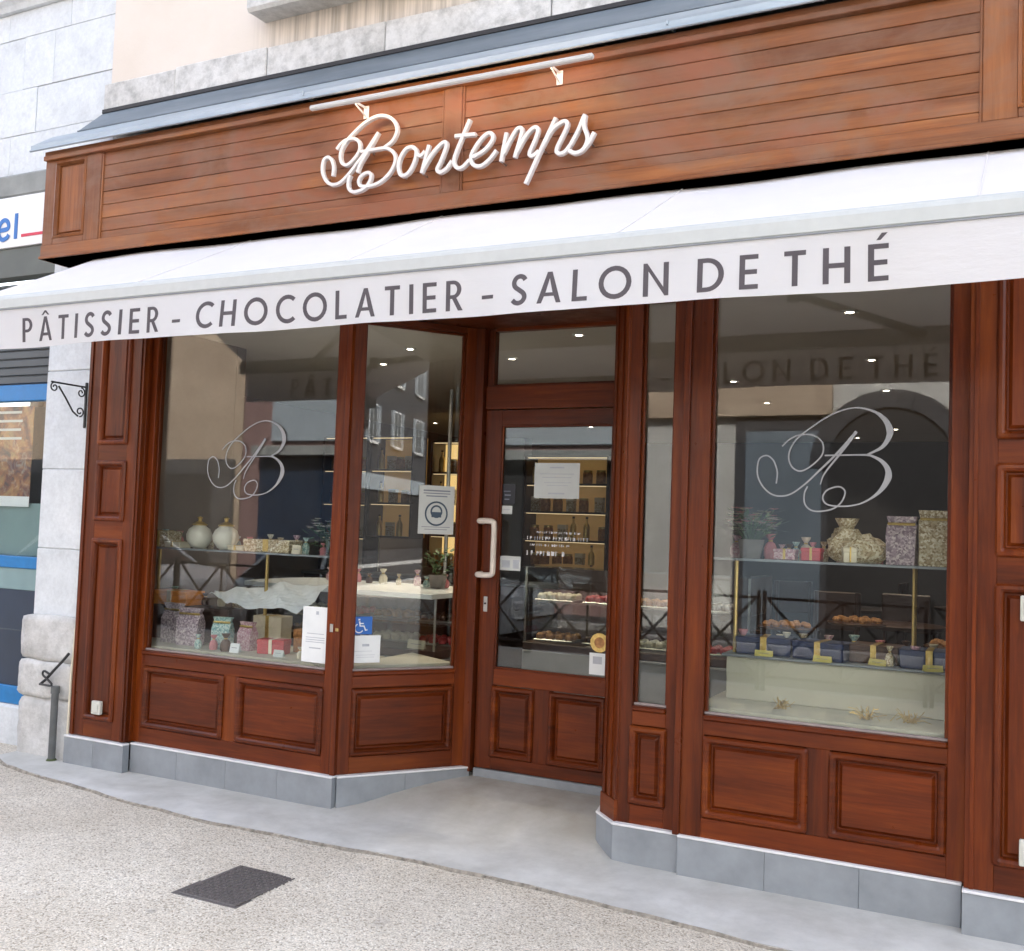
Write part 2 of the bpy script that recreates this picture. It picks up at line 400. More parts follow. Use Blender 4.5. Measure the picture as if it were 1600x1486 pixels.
def smooth_path(pts, n=8):
    """Catmull-Rom resample"""
    P = [Vector(p) for p in pts]; Q = [P[0] * 2 - P[1]] + P + [P[-1] * 2 - P[-2]]; out = []
    for i in range(1, len(Q) - 2):
        p0, p1, p2, p3 = Q[i - 1], Q[i], Q[i + 1], Q[i + 2]
        for k in range(n):
            tt = k / n
            out.append(.5 * ((2 * p1) + (p2 - p0) * tt + (2 * p0 - 5 * p1 + 4 * p2 - p3) * tt ** 2 + (3 * p1 - p0 - 3 * p2 + p3) * tt ** 3))
    out.append(P[-1]); return out
def ribbon(mb, pts, width, fr, w0, drift=.0006, th=.0004):
    """flat pen stroke on a wall frame, thin slab drifting outward so that crossings never share a plane; width: number or list"""
    n = len(pts)
    A, B_ = [], []
    for i, p in enumerate(pts):
        d = pts[min(i + 1, n - 1)] - pts[max(i - 1, 0)]; d = d.normalized() if d.length > 1e-9 else Vector((1, 0))
        nn = Vector((-d.y, d.x)); wd = (width[i] if isinstance(width, list) else width) / 2; w = w0 + drift * i / n
        A.append((p + nn * wd, w)); B_.append((p - nn * wd, w))
    vs = []
    for (a, w), (b, _) in zip(A, B_): vs += [fr(a.x, w + th, a.y), fr(b.x, w + th, b.y), fr(b.x, w, b.y), fr(a.x, w, a.y)]
    fs = []
    for i in range(n - 1):
        for k in range(4): fs.append([i * 4 + k, i * 4 + (k + 1) % 4, (i + 1) * 4 + (k + 1) % 4, (i + 1) * 4 + k])
    fs += [[0, 1, 2, 3], [(n - 1) * 4 + k for k in (3, 2, 1, 0)]]
    mb.add(vs, fs)

# ================================================================ GROUND
def grid_sheet(name, xs, ys, zf, mat):
    vs = [(x, y, zf(x, y)) for y in ys for x in xs]; n = len(xs)
    fs = [[j * n + i, j * n + i + 1, (j + 1) * n + i + 1, (j + 1) * n + i] for j in range(len(ys) - 1) for i in range(n - 1)]
    return struct(MB().add(vs, fs, True).build(name, mat))
def pz(x, y): return -.105 + .006 * math.sin(x * 1.3) * math.sin(y * .9 + .5) + (-.012 * (-y - .6) if y < -.6 else 0)
lin = lambda a, b, n: [a + (b - a) * i / n for i in range(n + 1)]
pavement = grid_sheet('pavement', lin(-22, 46, 136), lin(-6.52, .9, 24), lambda x, y: pz(x, y) - (.05 if (-5.2 < x < .3 and y > .2) else 0), 'aggregate')
kerb = struct(MB().box(-22, 46, 6.52, 6.70, -.34, -.170, ch=.012).build('kerb', 'limestone_grey'))
road = grid_sheet('road', lin(-60, 90, 10), lin(-11.0, -6.68, 4), lambda x, y: -.30, 'asphalt')
kerb2 = struct(MB().box(-60, 90, 10.95, 11.13, -.36, -.18, ch=.012).build('kerb', 'limestone_grey'))
far_pavement = grid_sheet('pavement', lin(-60, 90, 10), lin(-13.2, -11.1, 2), lambda x, y: -.184, 'asphalt')
ground = grid_sheet('ground', lin(-150, 150, 6), lin(-150, 150, 6), lambda x, y: -.6, 'asphalt')
# concrete apron: follows plinth line, rises to the door
edge = [(-5.75, -.18), (-5.5, -.30), (-5.2, -.355), (-4.9, -.385), (-4.6, -.43), (-4.3, -.475), (-4.05, -.49), (-3.8, -.515), (-3.4, -.505), (-3.0, -.495), (-2.75, -.48), (-2.5, -.468), (-2.12, -.472), (-1.9, -.488), (-1.68, -.502), (-1.4, -.53), (-1.2, -.553), (-.85, -.59), (-.4, -.62), (0, -.65), (.6, -.68), (1.2, -.70)]
def edge_y(x):
    for (a, b), (c, d) in zip(edge, edge[1:]):
        if a <= x <= c: return b + (d - b) * (x - a) / (c - a) + .004 * math.sin(x * 9) + .003 * math.sin(x * 23 + 1)
    return edge[-1][1]
def apz(x, y):
    tt = max(0, min(1, (y + .12) / .76)); side = max(0, min(1, (x + 3.45) / .35)) * max(0, min(1, (-1.6 - x) / .25))
    return pz(x, min(y, -.3)) + .012 + max(0, min(1, (y + .5) / .4)) * .008 + .118 * tt * tt * (3 - 2 * tt) * side
xs = lin(-5.75, 1.2, 139); vs = []; NR = 18
for x in xs:
    e0 = edge_y(x)
    for j in range(NR + 1):
        y = e0 + (.70 - e0) * j / NR; vs.append((x, y, apz(x, y)))
    vs.append((x, e0 - .004, pz(x, e0) - .03))
fs = []; m = NR + 2
for i in range(len(xs) - 1):
    for j in range(NR): fs.append([i * m + j, (i + 1) * m + j, (i + 1) * m + j + 1, i * m + j + 1])
    fs.append([i * m + m - 1, (i + 1) * m + m - 1, (i + 1) * m, i * m])
apron = struct(MB().add(vs, fs, False).build('concrete_apron', 'concrete'))

# dirt-filled joint along the apron's edge
mbj = MB(); vs = []; js = lin(-5.75, 1.2, 300)
rj = random.Random(5)
for x in js:
    e0 = edge_y(x); w = .0025 + .006 * abs(math.sin(x * 3.7) * math.sin(x * 11 + 1)) + rj.uniform(0, .0015)
    vs += [(x, e0 + .001, apz(x, e0) + .0015), (x, e0 - w, pz(x, e0 - w) + .0035), (x, e0 - w - .003, pz(x, e0 - w) - .004)]
fs = [[i * 3 + k, (i + 1) * 3 + k, (i + 1) * 3 + k + 1, i * 3 + k + 1] for i in range(len(js) - 1) for k in (0, 1)]
joint = struct(mbj.add(vs, fs).build('pavement_joint', 'joint_dirt'))
# manhole cover
mh = thing('manhole_cover', 'dark rectangular cast iron cover with studded tread set in the pavement', 'manhole cover', (-2.99, -1.1, -.11))
zt = pz(-2.99, -1.1) - .002
MB().box(-3.165, -2.815, .885, 1.31, zt - .03, zt + .001).build('frame', 'manhole_iron', mh)
mb = MB()
mb.box(-3.148, -2.832, .902, 1.293, zt - .02, zt + .005)
pl = mb.build('plate', 'manhole_iron', mh)
mb = MB(); k = 0
for i in range(13):
    for j in range(16):
        cx_, cy_ = -3.135 + i * .0243 + .0122, .915 + j * .0234 + .0117
        a, b = (.0095, .004) if (i + j) % 2 else (.004, .0095)
        mb.box(cx_ - a, cx_ + a, cy_ - b, cy_ + b, zt + .004, zt + .0085, ch=.0012)
o = mb.build('tread_studs', 'manhole_iron', pl); o['kind'] = 'stuff'

# ================================================================ SHOPFRONT
SF = thing('shopfront', 'varnished mahogany shopfront with recessed glazed door, panelled base and boarded fascia', 'shopfront', (-2.6, 0, -.09))
def ring(u0, u1, z0, z1, ins, w, r):
    u0 += ins; u1 -= ins; z0 += ins; z1 -= ins; r = max(.0005, r); pts = []
    for cu, cz, a0 in ((u1 - r, z1 - r, 0), (u0 + r, z1 - r, 90), (u0 + r, z0 + r, 180), (u1 - r, z0 + r, 270)):
        for k in range(4):
            a = math.radians(a0 + 30 * k); pts.append((cu + r * math.cos(a), w, cz + r * math.sin(a)))
    return pts
def panel(fr, u0, u1, z0, z1, w, parent, vert=False, ear=.012):
    """raised and fielded panel with a bolection moulding round it; w is the face of the framing"""
    R_ = lambda ins, ww, r: ring(u0, u1, z0, z1, ins, ww, r)
    mo = MB().loops([R_(-.012, w - .004, ear), R_(-.012, w + .006, ear), R_(-.004, w + .016, ear), R_(.008, w + .017, ear * .8), R_(.018, w + .008, ear * .6), R_(.024, w - .006, ear * .5), R_(.026, w - .016, ear * .5)], fr, fill=False)
    pn = MB().loops([R_(.020, w - .020, ear * .5), R_(.026, w - .015, ear * .5), R_(.032, w - .015, .006), R_(.042, w - .006, .005), R_(.045, w - .003, .005), R_(.050, w - .003, .005)], fr)
    p = pn.build('panel', 'wood_vertical' if vert else 'wood_horizontal', parent)
    mo.build('moulding', 'wood_vertical' if vert else 'wood_horizontal', parent)
    return p
def bar(name, fr, u0, u1, w0, w1, z0, z1, parent, vert=None, ch=.0018):
    vert = (z1 - z0) > (u1 - u0) if vert is None else vert
    return MB().box(u0, u1, w0, w1, z0, z1, fr, ch).build(name, 'wood_vertical' if vert else 'wood_horizontal', parent)
def glass(fr, u0, u1, w, z0, z1, parent):
    o = MB().box(u0, u1, w - .004, w + .004, z0, z1, fr, ch=.0008).build('pane', 'glass', parent)
    return o
HEAD = 2.60
PT = .088        # top of the plinth
def bay(name, fr, U0, U1, g0, g1, panels, w=0.0, zt=.645, zg1=2.565, glw=-.05):
    """display window bay: stiles, bottom frame with panels, pane with beads. parts of the shopfront; its pieces are sub-parts"""
    root = MB().box(U0, U1, w - .075, w - .028, PT + .002, zt - .06, fr).build(name, 'wood_horizontal', SF)     # backing board of the stall riser
    def sub(n, *a, **k): return bar(n, fr, *a, root, **k)
    sub('stile', U0, g0, w - .07, w, PT, HEAD); sub('stile', g1, U1, w - .07, w, PT, HEAD)
    sub('rail', g0, g1, w - .07, w - .001, .548, .612); sub('rail', g0, g1, w - .07, w - .001, PT, .178)
    sub('rail', g0, g1, w - .07, w - .001, zg1, HEAD)
    sub('sill', g0 - .002, g1 + .002, w - .075, w + .012, .612, zt - .008, ch=.008)
    # glazing beads
    MB().box(g0, g1, glw + .006, glw + .030, zt - .008, zt + .003, fr, .002).build('bead', 'highlight_trim', root)  # pale bottom bead, sill edge highlight put into its colour
    sub('bead', g0, g1, glw + .006, glw + .024, zg1 - .014, zg1)
    for (a, b) in ((g0, g0 + .014), (g1 - .014, g1)): sub('bead', a, b, glw + .006, glw + .024, zt + .004, zg1 - .014)
    ps = sorted(panels)
    for i, (a, b) in enumerate(ps):
        panel(fr, a, b, .194, .532, w, root, ear=.014 if b - a > .25 else .006)
        if i < len(ps) - 1: sub('muntin', b + .005, ps[i + 1][0] - .005, w - .07, w - .002, .178, .548)
    if ps[0][0] - .005 > g0 + .004: sub('muntin', g0, ps[0][0] - .005, w - .07, w - .002, .178, .548)
    if ps[-1][1] + .005 < g1 - .004: sub('muntin', ps[-1][1] + .005, g1, w - .07, w - .002, .178, .548)
    glass(fr, g0 - .004, g1 + .004, glw, zt - .006, zg1 + .004, root)
    return root
win_l = bay('display_window', F0, -4.79, -3.315, -4.745, -3.398, [(-4.71, -4.11), (-3.99, -3.412)])
win_r = bay('display_window', F0, -1.40, -.205, -1.292, -.272, [(-1.278, -.838), (-.727, -.285)])
FN = Fr(0, .035, 0)
win_n = bay('side_window', FN, -1.70, -1.403, -1.643, -1.478, [(-1.640, -1.482)])
ang = math.atan2(.62, .47); FL = Fr(-3.312, .0, ang)
win_s = bay('splay_window', FL, .0, .778, .085, .690, [(.095, .668)])
angr = math.atan2(.165 - .62, -1.825 + 1.925); FRt = Fr(-1.925, .62, angr); LR = math.hypot(.455, .10)
FC = Fr(-1.825, .165, math.atan2(.035 - .165, -1.702 + 1.825)); LC = math.hypot(.13, .123)
win_sr = bay('splay_window', FRt, .0, LR, .08, LR - .08, [(.09, LR - .09)])
# corner posts
bar('corner_post', F0, -3.33, -3.300, -.10, .012, PT, HEAD, SF)
cp_ = bar('corner_post', FC, .0, LC, -.06, .0, PT, HEAD, SF)
for a_, b_ in ((.006, .036), (LC - .036, LC - .006), (LC / 2 - .016, LC / 2 + .016)): bar('bead', FC, a_, b_, -.005, .010, PT + .10, HEAD, cp_)
bar('base_block', FC, .002, LC - .002, -.005, .016, PT, PT + .10, cp_, vert=False)
bar('corner_post', F0, -1.418, -1.388, -.06, .016, PT, HEAD, SF)
bar('corner_post', F0, -2.868, -2.806, -.72, -.60, .06, HEAD, SF)
bar('corner_post', F0, -1.945, -1.90, -.72, -.60, .06, HEAD, SF)
# door
DY = .64; FD = Fr(0, DY, 0)
door = bar('door', FD, -2.80, -2.695, -.045, 0, .082, 2.125, SF)           # hanging stile carries the rest of the leaf
bar('stile', FD, -2.012, -1.945, -.045, 0, .082, 2.125, door)
bar('rail', FD, -2.695, -2.012, -.045, -.001, 2.035, 2.125, door)
bar('rail', FD, -2.695, -2.012, -.045, -.001, .556, .648, door)
bar('rail', FD, -2.695, -2.012, -.045, -.001, .082, .150, door)
bar('muntin', FD, -2.440, -2.335, -.045, -.002, .150, .556, door)
bar('muntin', FD, -2.695, -2.690, -.045, -.002, .150, .556, door)
for a, b in ((-2.69, -2.445), (-2.33, -2.018)): panel(FD, a, b, .164, .540, 0, door, ear=.006)
glass(FD, -2.698, -2.008, -.024, .645, 2.038, door)
for (a, b, c, d) in ((-2.695, -2.012, .648, .658), (-2.695, -2.012, 2.025, 2.035), (-2.695, -2.685, .658, 2.025), (-2.022, -2.012, .658, 2.025)):
    bar('bead', FD, a, b, -.016, -.006, c, d, door)
hp = smooth_path([(-2.795, DY, 1.480), (-2.795, DY - .045, 1.483), (-2.775, DY - .06, 1.484), (-2.730, DY - .06, 1.484), (-2.700, DY - .06, 1.478), (-2.692, DY - .06, 1.455), (-2.692, DY - .06, 1.33), (-2.692, DY - .06, 1.205), (-2.700, DY - .06, 1.182), (-2.730, DY - .06, 1.176), (-2.775, DY - .06, 1.176), (-2.795, DY - .045, 1.177), (-2.795, DY, 1.180)], 5)
MB().tube(hp, .0165, 12).build('handle', 'cream_metal', door)
lk = MB().box(-2.772, -2.748, 0, .006, .965, 1.052, FD, .002).build('lock_plate', 'steel', door)
MB().lathe([(.006, 0), (.006, .004), (.0, .004)], 12, (0, 0, 0)).build('keyhole', 'sticker_black', lk).matrix_local = Matrix.Translation((-2.760, DY - .006, 1.012)) @ Matrix.Rotation(math.pi / 2, 4, 'X')
MB().box(-2.80, -1.945, -.06, .012, .030, .078, FD, .004).build('threshold', 'plinth_stone', SF)
# transom light over the door
trn = bar('transom', FD, -2.80, -1.945, -.05, .012, 2.130, 2.262, SF, vert=False)
bar('stile', FD, -2.80, -2.758, -.05, 0, 2.262, HEAD, trn); bar('stile', FD, -1.990, -1.945, -.05, 0, 2.262, HEAD, trn)
bar('rail', FD, -2.758, -1.990, -.05, -.001, 2.585, HEAD + .02, trn, vert=False); bar('bead', FD, -2.758, -1.990, -.02, -.006, 2.262, 2.276, trn)
glass(FD, -2.76, -1.988, -.026, 2.262, 2.59, trn)
# porch soffit and head
mb = MB(); mb.add([F0(u, w, HEAD + .004) for u, w in ((-3.31, .0), (-1.70, -.03), (-1.92, -.70), (-2.85, -.70))], [[0, 1, 2, 3]]).add([F0(u, w, HEAD + .03) for u, w in ((-3.31, .0), (-1.70, -.03), (-1.92, -.70), (-2.85, -.70))], [[3, 2, 1, 0]])
mb.build('porch_soffit', 'wood_horizontal', SF)
bar('head_board', F0, -5.26, .29, -.10, -.004, HEAD + .032, 3.0, SF, vert=False)
# pilasters
def pilaster(U0, U1, p0, p1):
    w = .06
    root = MB().box(U0, U1, -.10, w - .034, PT, 3.0).build('pilaster', 'wood_vertical', SF)
    zs = [(.205, 1.285), (1.415, 1.765), (1.885, 2.93)]
    bar('stile', F0, U0, p0 - .005, w - .036, w, PT, 3.0, root); bar('stile', F0, p1 + .005, U1, w - .036, w, PT, 3.0, root)
    cuts = [PT] + [z for a in zs for z in a] + [3.0]
    for a, b in zip(cuts[0::2], cuts[1::2]): bar('rail', F0, p0 - .005, p1 + .005, w - .036, w - .001, a if a == PT else a + .006, b if b == 3.0 else b - .006, root)
    for a, b in zs: panel(F0, p0, p1, a, b, w, root, vert=True, ear=.012)
    bar('edge_bead', F0, U1 - .035, U1 - .018, w, w + .008, PT, 3.0, root); bar('edge_bead', F0, U0 + .018, U0 + .035, w, w + .008, PT, 3.0, root)
    return root
pilaster(-5.262, -4.792, -5.140, -4.908)
pilaster(-.203, .29, -.092, .168)
# plinth: slate tiles under a white cap strip
def plinth(fr, u0, u1, w, zb, zt_, n, dz=0):
    cap = MB().box(u0, u1, w - .05, w + .004, zt_ - .009, zt_ + .001, fr, .0015).build('plinth_cap', 'white_trim', SF)
    L = (u1 - u0) / n
    for i in range(n):
        MB().box(u0 + i * L + .0006, u0 + (i + 1) * L - .0006, w - .05, w, zb, zt_ - .010, fr, .0015).build('tile', 'plinth_stone', cap)
plinth(F0, -5.275, -4.775, .085, -.17, PT - .006, 2)
plinth(F0, -4.772, -3.296, .030, -.17, PT - .002, 4)
plinth(FL, .014, .790, .030, -.17, PT - .002, 2)
plinth(FRt, -.01, LR - .012, .028, -.17, PT - .002, 1)
plinth(FC, -.012, LC + .012, .028, -.17, PT, 1)
plinth(F0, -1.712, -1.395, -.004, -.17, PT + .001, 1)
plinth(F0, -1.392, -.212, .020, -.17, PT + .002, 3)
plinth(F0, -.208, .30, .085, -.17, PT - .003, 1)
# fascia
fa = MB().box(-5.44, .53, 0, .272, 3.012, 3.66).build('fascia', 'soffit', SF)
def fbar(n, *a, vert=False): return MB().box(*a).build(n, 'fascia_wood_vertical' if vert else 'fascia_wood', fa)
fbar('rail', -5.452, .545, .0, .318, 3.000, 3.085)                       # bottom rail runs through
fbar('lip', -5.458, .551, .0, .326, 3.000, 3.018)
fbar('cornice', -5.455, .548, .0, .322, 3.640, 3.672); fbar('cornice_moulding', -5.45, .543, .27, .335, 3.612, 3.640)
for a, b in ((-5.450, -5.358), (-5.092, -4.966), (-2.592, -2.490), (-.160, -.036), (.24, .33)[0:0] or (.268, .543)): fbar('stile', a, b, .262, .313, 3.085, 3.612, vert=True)
def fpanel(u0, u1):
    R_ = lambda ins, ww: ring(u0, u1, 3.125, 3.60, ins, ww, .0006)
    fbar('rail', u0, u1, .262, .312, 3.085, 3.125); fbar('rail', u0, u1, .262, .312, 3.600, 3.612)
    MB().loops([R_(-.001, .300), R_(-.001, .315), R_(.012, .320), R_(.020, .300), R_(.022, .285)], fill=False).build('moulding', 'fascia_wood_vertical', fa)
    MB().loops([R_(.018, .27), R_(.018, .288), R_(.030, .288), R_(.036, .298)]).build('panel', 'fascia_wood_vertical', fa)
fpanel(-5.358, -5.092); fpanel(-.036, .268)
for (a, b) in ((-4.966, -2.592), (-2.490, -.160)):
    z = 3.085; hs_ = [.046] + [.0802] * 6
    for h in hs_:
        j = random.uniform(-.0008, .0008)
        MB().box(a + .001, b - .001, .265, .3005 + j, z + .0009, z + h - .0009, ch=.0026).build('plank', 'fascia_wood', fa); z += h
    fbar('edge_bead', a, a + .012, .29, .309, 3.085, 3.612, vert=True); fbar('edge_bead', b - .012, b, .29, .309, 3.085, 3.612, vert=True)
# zinc flashing over the fascia
prof = [(-.01, 4.030), (.012, 4.030), (.020, 4.018), (.20, 3.822), (.215, 3.818), (.355, 3.708), (.366, 3.704), (.366, 3.676), (.372, 3.672), (.372, 3.668), (.360, 3.668), (.360, 3.690), (.20, 3.800), (-.01, 4.0)]
fl = MB().extrude_profile([(.196, 3.825), (.215, 3.818), (.355, 3.712), (.366, 3.706), (.366, 3.676), (.372, 3.672), (.372, 3.668), (.360, 3.668), (.360, 3.690), (.196, 3.800)], -5.53, .62).build('flashing', 'zinc', SF)
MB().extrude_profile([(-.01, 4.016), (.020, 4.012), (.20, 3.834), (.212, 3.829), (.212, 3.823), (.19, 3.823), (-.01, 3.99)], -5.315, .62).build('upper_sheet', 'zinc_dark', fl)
MB().box(-5.318, .62, .0, .030, 4.008, 4.034, ch=.002).build('joint_shade', 'dark_void', fl)  # dark joint line with the stone course's cast shade put into its colour
for x in (-3.43, -1.43, .4):
    MB().box(x - .004, x + .004, .215, .371, 3.69, 3.712, ch=.001).build('seam', 'zinc', fl)
MB().tube([(-5.53, -.369, 3.671), (.62, -.369, 3.671)], .007, 8).build('drip_edge', 'zinc', fl)

# ================================================================ AWNING
AW = thing('awning', 'white retractable fabric awning with grey lettering on its hanging front flap', 'awning', (-2.4, -.5, 2.29))
AX0, AX1, AY = -5.06, .18, 1.05
def can(u, s_):
    w = .24 + (AY - .02 - .24) * s_; z = 2.989 + (2.570 - 2.989) * s_
    sag = -.006 * math.sin(math.pi * s_) * (1 + .25 * math.sin(u * 2.1 + 1) + .15 * math.sin(u * 5.3))
    return (u, -w, z + sag + .008 * (1 - s_) * math.sin(u * 4.6 + .6) * math.sin(u * 1.7))
nu, ns = 60, 10; vs = []; fs = []
for side in (0, 1):
    for i in range(nu + 1):
        for j in range(ns + 1):
            p = can(AX0 + (AX1 - AX0) * i / nu, j / ns); vs.append((p[0], p[1], p[2] - .0015 * side))
mm = ns + 1; off = (nu + 1) * mm
for i in range(nu):
    for j in range(ns):
        q = [i * mm + j, (i + 1) * mm + j, (i + 1) * mm + j + 1, i * mm + j + 1]; fs += [q, [off + k for k in q[::-1]]]
MB().add(vs, fs, True).build('canopy', 'awning_cloth', AW)
fb = MB().extrude_profile([(AY - .055, 2.575), (AY - .02, 2.572), (AY - .004, 2.560), (AY, 2.545), (AY, 2.500), (AY - .008, 2.492), (AY - .055, 2.492)], AX0 - .01, AX1 + .01).build('front_bar', 'bar_metal', AW)
for x in (AX0 - .012, AX1 + .006): MB().box(x, x + .006, AY - .06, AY + .002, 2.488, 2.578).build('end_cap', 'bar_metal', fb)
MB().box(AX0, AX1, AY - .010, AY + .0012, 2.4895, 2.4945, ch=.0008).build('keder_groove', 'counter_grey', fb)
for x in (-3.85, -2.62, -1.38, -.14):
    mb = MB(); mb.tube([tuple(Vector(can(x, k / 10)) + Vector((0, 0, .0012))) for k in range(11)], .0035, 5); mb.build('seam', 'awning_cloth', AW)
# valance: hanging cloth with soft folds
VZ0, VZ1 = 2.288, 2.4925
def vw(u, z): k = (VZ1 - z) / (VZ1 - VZ0); return AY - .004 + k * (.010 * math.sin(u * 3.1) + .007 * math.sin(u * 7.7 + 2) + .0025 * math.sin(u * 17)) 
nu, nz = 120, 6; vs = []; fs = []
for side in (0, 1):
    for i in range(nu + 1):
        u = AX0 + .01 + (AX1 - AX0 - .02) * i / nu
        for j in range(nz + 1):
            z = VZ0 + (VZ1 - VZ0) * j / nz + (.003 * math.sin(u * 4.4) if j == 0 else 0); vs.append((u, -vw(u, z) + .0012 * side, z))
mm = nz + 1; off = (nu + 1) * mm
for i in range(nu):
    for j in range(nz):
        q = [i * mm + j, (i + 1) * mm + j, (i + 1) * mm + j + 1, i * mm + j + 1]; fs += [q, [off + k for k in q[::-1]]]
    fs.append([i * mm, off + i * mm, off + (i + 1) * mm, (i + 1) * mm])
val = MB().add(vs, fs, True).build('valance', 'valance_cloth', AW)
vs = []; mb = MB()
us = lin(AX0 + .01, AX1 - .01, 80)
MB().extrude_profile([(AY + .003, VZ0 - .002), (AY + .003, VZ0 + .004), (AY - .011, VZ0 + .004), (AY - .011, VZ0 - .002)], AX0 + .01, AX1 - .01).build('hem', 'valance_cloth', val) if False else None
# roller, arms
MB().tube([(AX0 + .05, -.22, 2.94), (AX1 - .05, -.22, 2.94)], .036, 14).build('roller', 'white_metal', AW)
for sx_, cx_ in ((1, -4.55), (-1, -.35)):
    a = (cx_, -.13, 2.90); e = (cx_ + sx_ * .72, -.60, 2.70); b = (cx_ + sx_ * .12, -1.0, 2.535)
    ar = MB().tube([a, e], .026, 8).build('arm', 'arm_metal', AW)
    MB().tube([e, b], .022, 8).build('forearm', 'arm_metal', ar)
    MB().tube([(e[0], e[1], e[2] - .04), (e[0], e[1], e[2] + .04)], .034, 12).build('elbow', 'arm_metal', ar)
    MB().box(cx_ - .05, cx_ + .05, .0, .16, 2.84, 2.96).build('shoulder', 'arm_metal', ar)
# lettering: geometric capitals, outlines in cap-height units
def arcp(cx, cy, rx, ry, a0, a1, n): return [(cx + rx * math.cos(math.radians(a0 + (a1 - a0) * i / n)), cy + ry * math.sin(math.radians(a0 + (a1 - a0) * i / n))) for i in range(n + 1)]
S_ = .15
def thick(path, w):
    P = [Vector(p) for p in path]; A, B_ = [], []
    for i, p in enumerate(P):
        d = (P[min(i + 1, len(P) - 1)] - P[max(i - 1, 0)]).normalized(); n_ = Vector((-d.y, d.x)); A.append(tuple(p + n_ * w / 2)); B_.append(tuple(p - n_ * w / 2))
    return A + B_[::-1]
def glyph(ch):
    s = S_
    if ch == 'I': return s, [[(0, 0), (s, 0), (s, 1), (0, 1)]]
    if ch == 'L': return .47, [[(0, 0), (.47, 0), (.47, s * .9), (s, s * .9), (s, 1), (0, 1)]]
    if ch == 'T': return .56, [[(.28 - s / 2, 0), (.28 + s / 2, 0), (.28 + s / 2, 1 - s * .9), (.56, 1 - s * .9), (.56, 1), (0, 1), (0, 1 - s * .9), (.28 - s / 2, 1 - s * .9)]]
    if ch in 'EÉ':
        h = s * .9; P = [[(0, 0), (.5, 0), (.5, h), (s, h), (s, .5 - h / 2), (.47, .5 - h / 2), (.47, .5 + h / 2), (s, .5 + h / 2), (s, 1 - h), (.5, 1 - h), (.5, 1), (0, 1)]]
        if ch == 'É': P.append([(.20, 1.10), (.30, 1.10), (.47, 1.29), (.33, 1.29)])
        return .5, P
    if ch == 'H':
        h = s * .9; return .68, [[(0, 0), (s, 0), (s, .5 - h / 2), (.68 - s, .5 - h / 2), (.68 - s, 0), (.68, 0), (.68, 1), (.68 - s, 1), (.68 - s, .5 + h / 2), (s, .5 + h / 2), (s, 1), (0, 1)]]
    if ch == 'N': return .74, [[(0, 0), (s, 0), (s, .76), (.74 - s * .75, 0), (.74, 0), (.74, 1), (.74 - s, 1), (.74 - s, .26), (s * .75, 1), (0, 1)]]
    if ch in 'AÂ':
        q = .145; W_ = .76; P = [[(0, 0), (q, 0), (.225, .22), (W_ - .225, .22), (W_ - q, 0), (W_, 0), (W_ / 2 + .075, 1), (W_ / 2 - .075, 1)], [(.268, .335), (W_ - .268, .335), (W_ / 2, .80)]]
        if ch == 'Â': P.append([(.16, 1.06), (.25, 1.06), (.38, 1.17), (.51, 1.06), (.60, 1.06), (.42, 1.25), (.34, 1.25)])
        return W_, P
    if ch == 'D': return .74, [[(0, 0), (.27, 0)] + arcp(.27, .5, .47, .5, -88, 88, 16) + [(.27, 1), (0, 1)], [(s, s * .9), (.27, s * .9)] + arcp(.27, .5, .47 - s, .5 - s * .9, -88, 88, 14) + [(.27, 1 - s * .9), (s, 1 - s * .9)]]
    if ch == 'O': return .98, [arcp(.49, .5, .49, .515, 0, 345, 23), arcp(.49, .5, .49 - s, .515 - s, 0, 345, 23)]
    if ch == 'C': return .78, [arcp(.49, .5, .49, .515, 48, 312, 20) + arcp(.49, .5, .49 - s, .515 - s, 312, 48, 18)]
    if ch == 'P': return .54, [[(0, 0), (s, 0), (s, .40), (.25, .40)] + arcp(.25, .70, .29, .30, -88, 88, 12) + [(.25, 1), (0, 1)], [(s, .52), (.25, .52)] + arcp(.25, .70, .29 - s, .18, -88, 88, 10) + [(.25, .88), (s, .88)]]
    if ch == 'R': return .60, [[(0, 0), (s, 0), (s, .40), (.22, .40), (.435, 0), (.60, 0), (.365, .425)] + arcp(.25, .70, .29, .30, -62, 88, 12) + [(.25, 1), (0, 1)], [(s, .52), (.25, .52)] + arcp(.25, .70, .29 - s, .18, -88, 88, 10) + [(.25, .88), (s, .88)]]
    if ch == 'S':
        pth = [tuple(p) for p in smooth_path([(.06, .17), (.16, .085), (.28, .065), (.40, .12), (.46, .25), (.41, .38), (.27, .49), (.13, .60), (.09, .74), (.15, .88), (.27, .935), (.39, .90), (.46, .81)], 4)]
        return .53, [thick(pth, s)]
    if ch == '-': return .34, [[(0, .30), (.34, .30), (.34, .42), (0, .42)]]
glyph_mesh = {}
def outline_mesh(polys, ext):
    cu = bpy.data.curves.new('outline', 'CURVE'); cu.dimensions = '2D'; cu.fill_mode = 'BOTH'; cu.extrude = ext
    for pg in polys:
        sp = cu.splines.new('POLY'); sp.points.add(len(pg) - 1)
        for q, (a, b) in zip(sp.points, pg): q.co = (a, b, 0, 1)
        sp.use_cyclic_u = True
    ob = bpy.data.objects.new('outline', cu); COL.objects.link(ob)
    dg = bpy.context.evaluated_depsgraph_get(); me = bpy.data.meshes.new_from_object(ob.evaluated_get(dg))
    bpy.data.objects.remove(ob); bpy.data.curves.remove(cu); return me
CAP = .123; ZB = 2.316
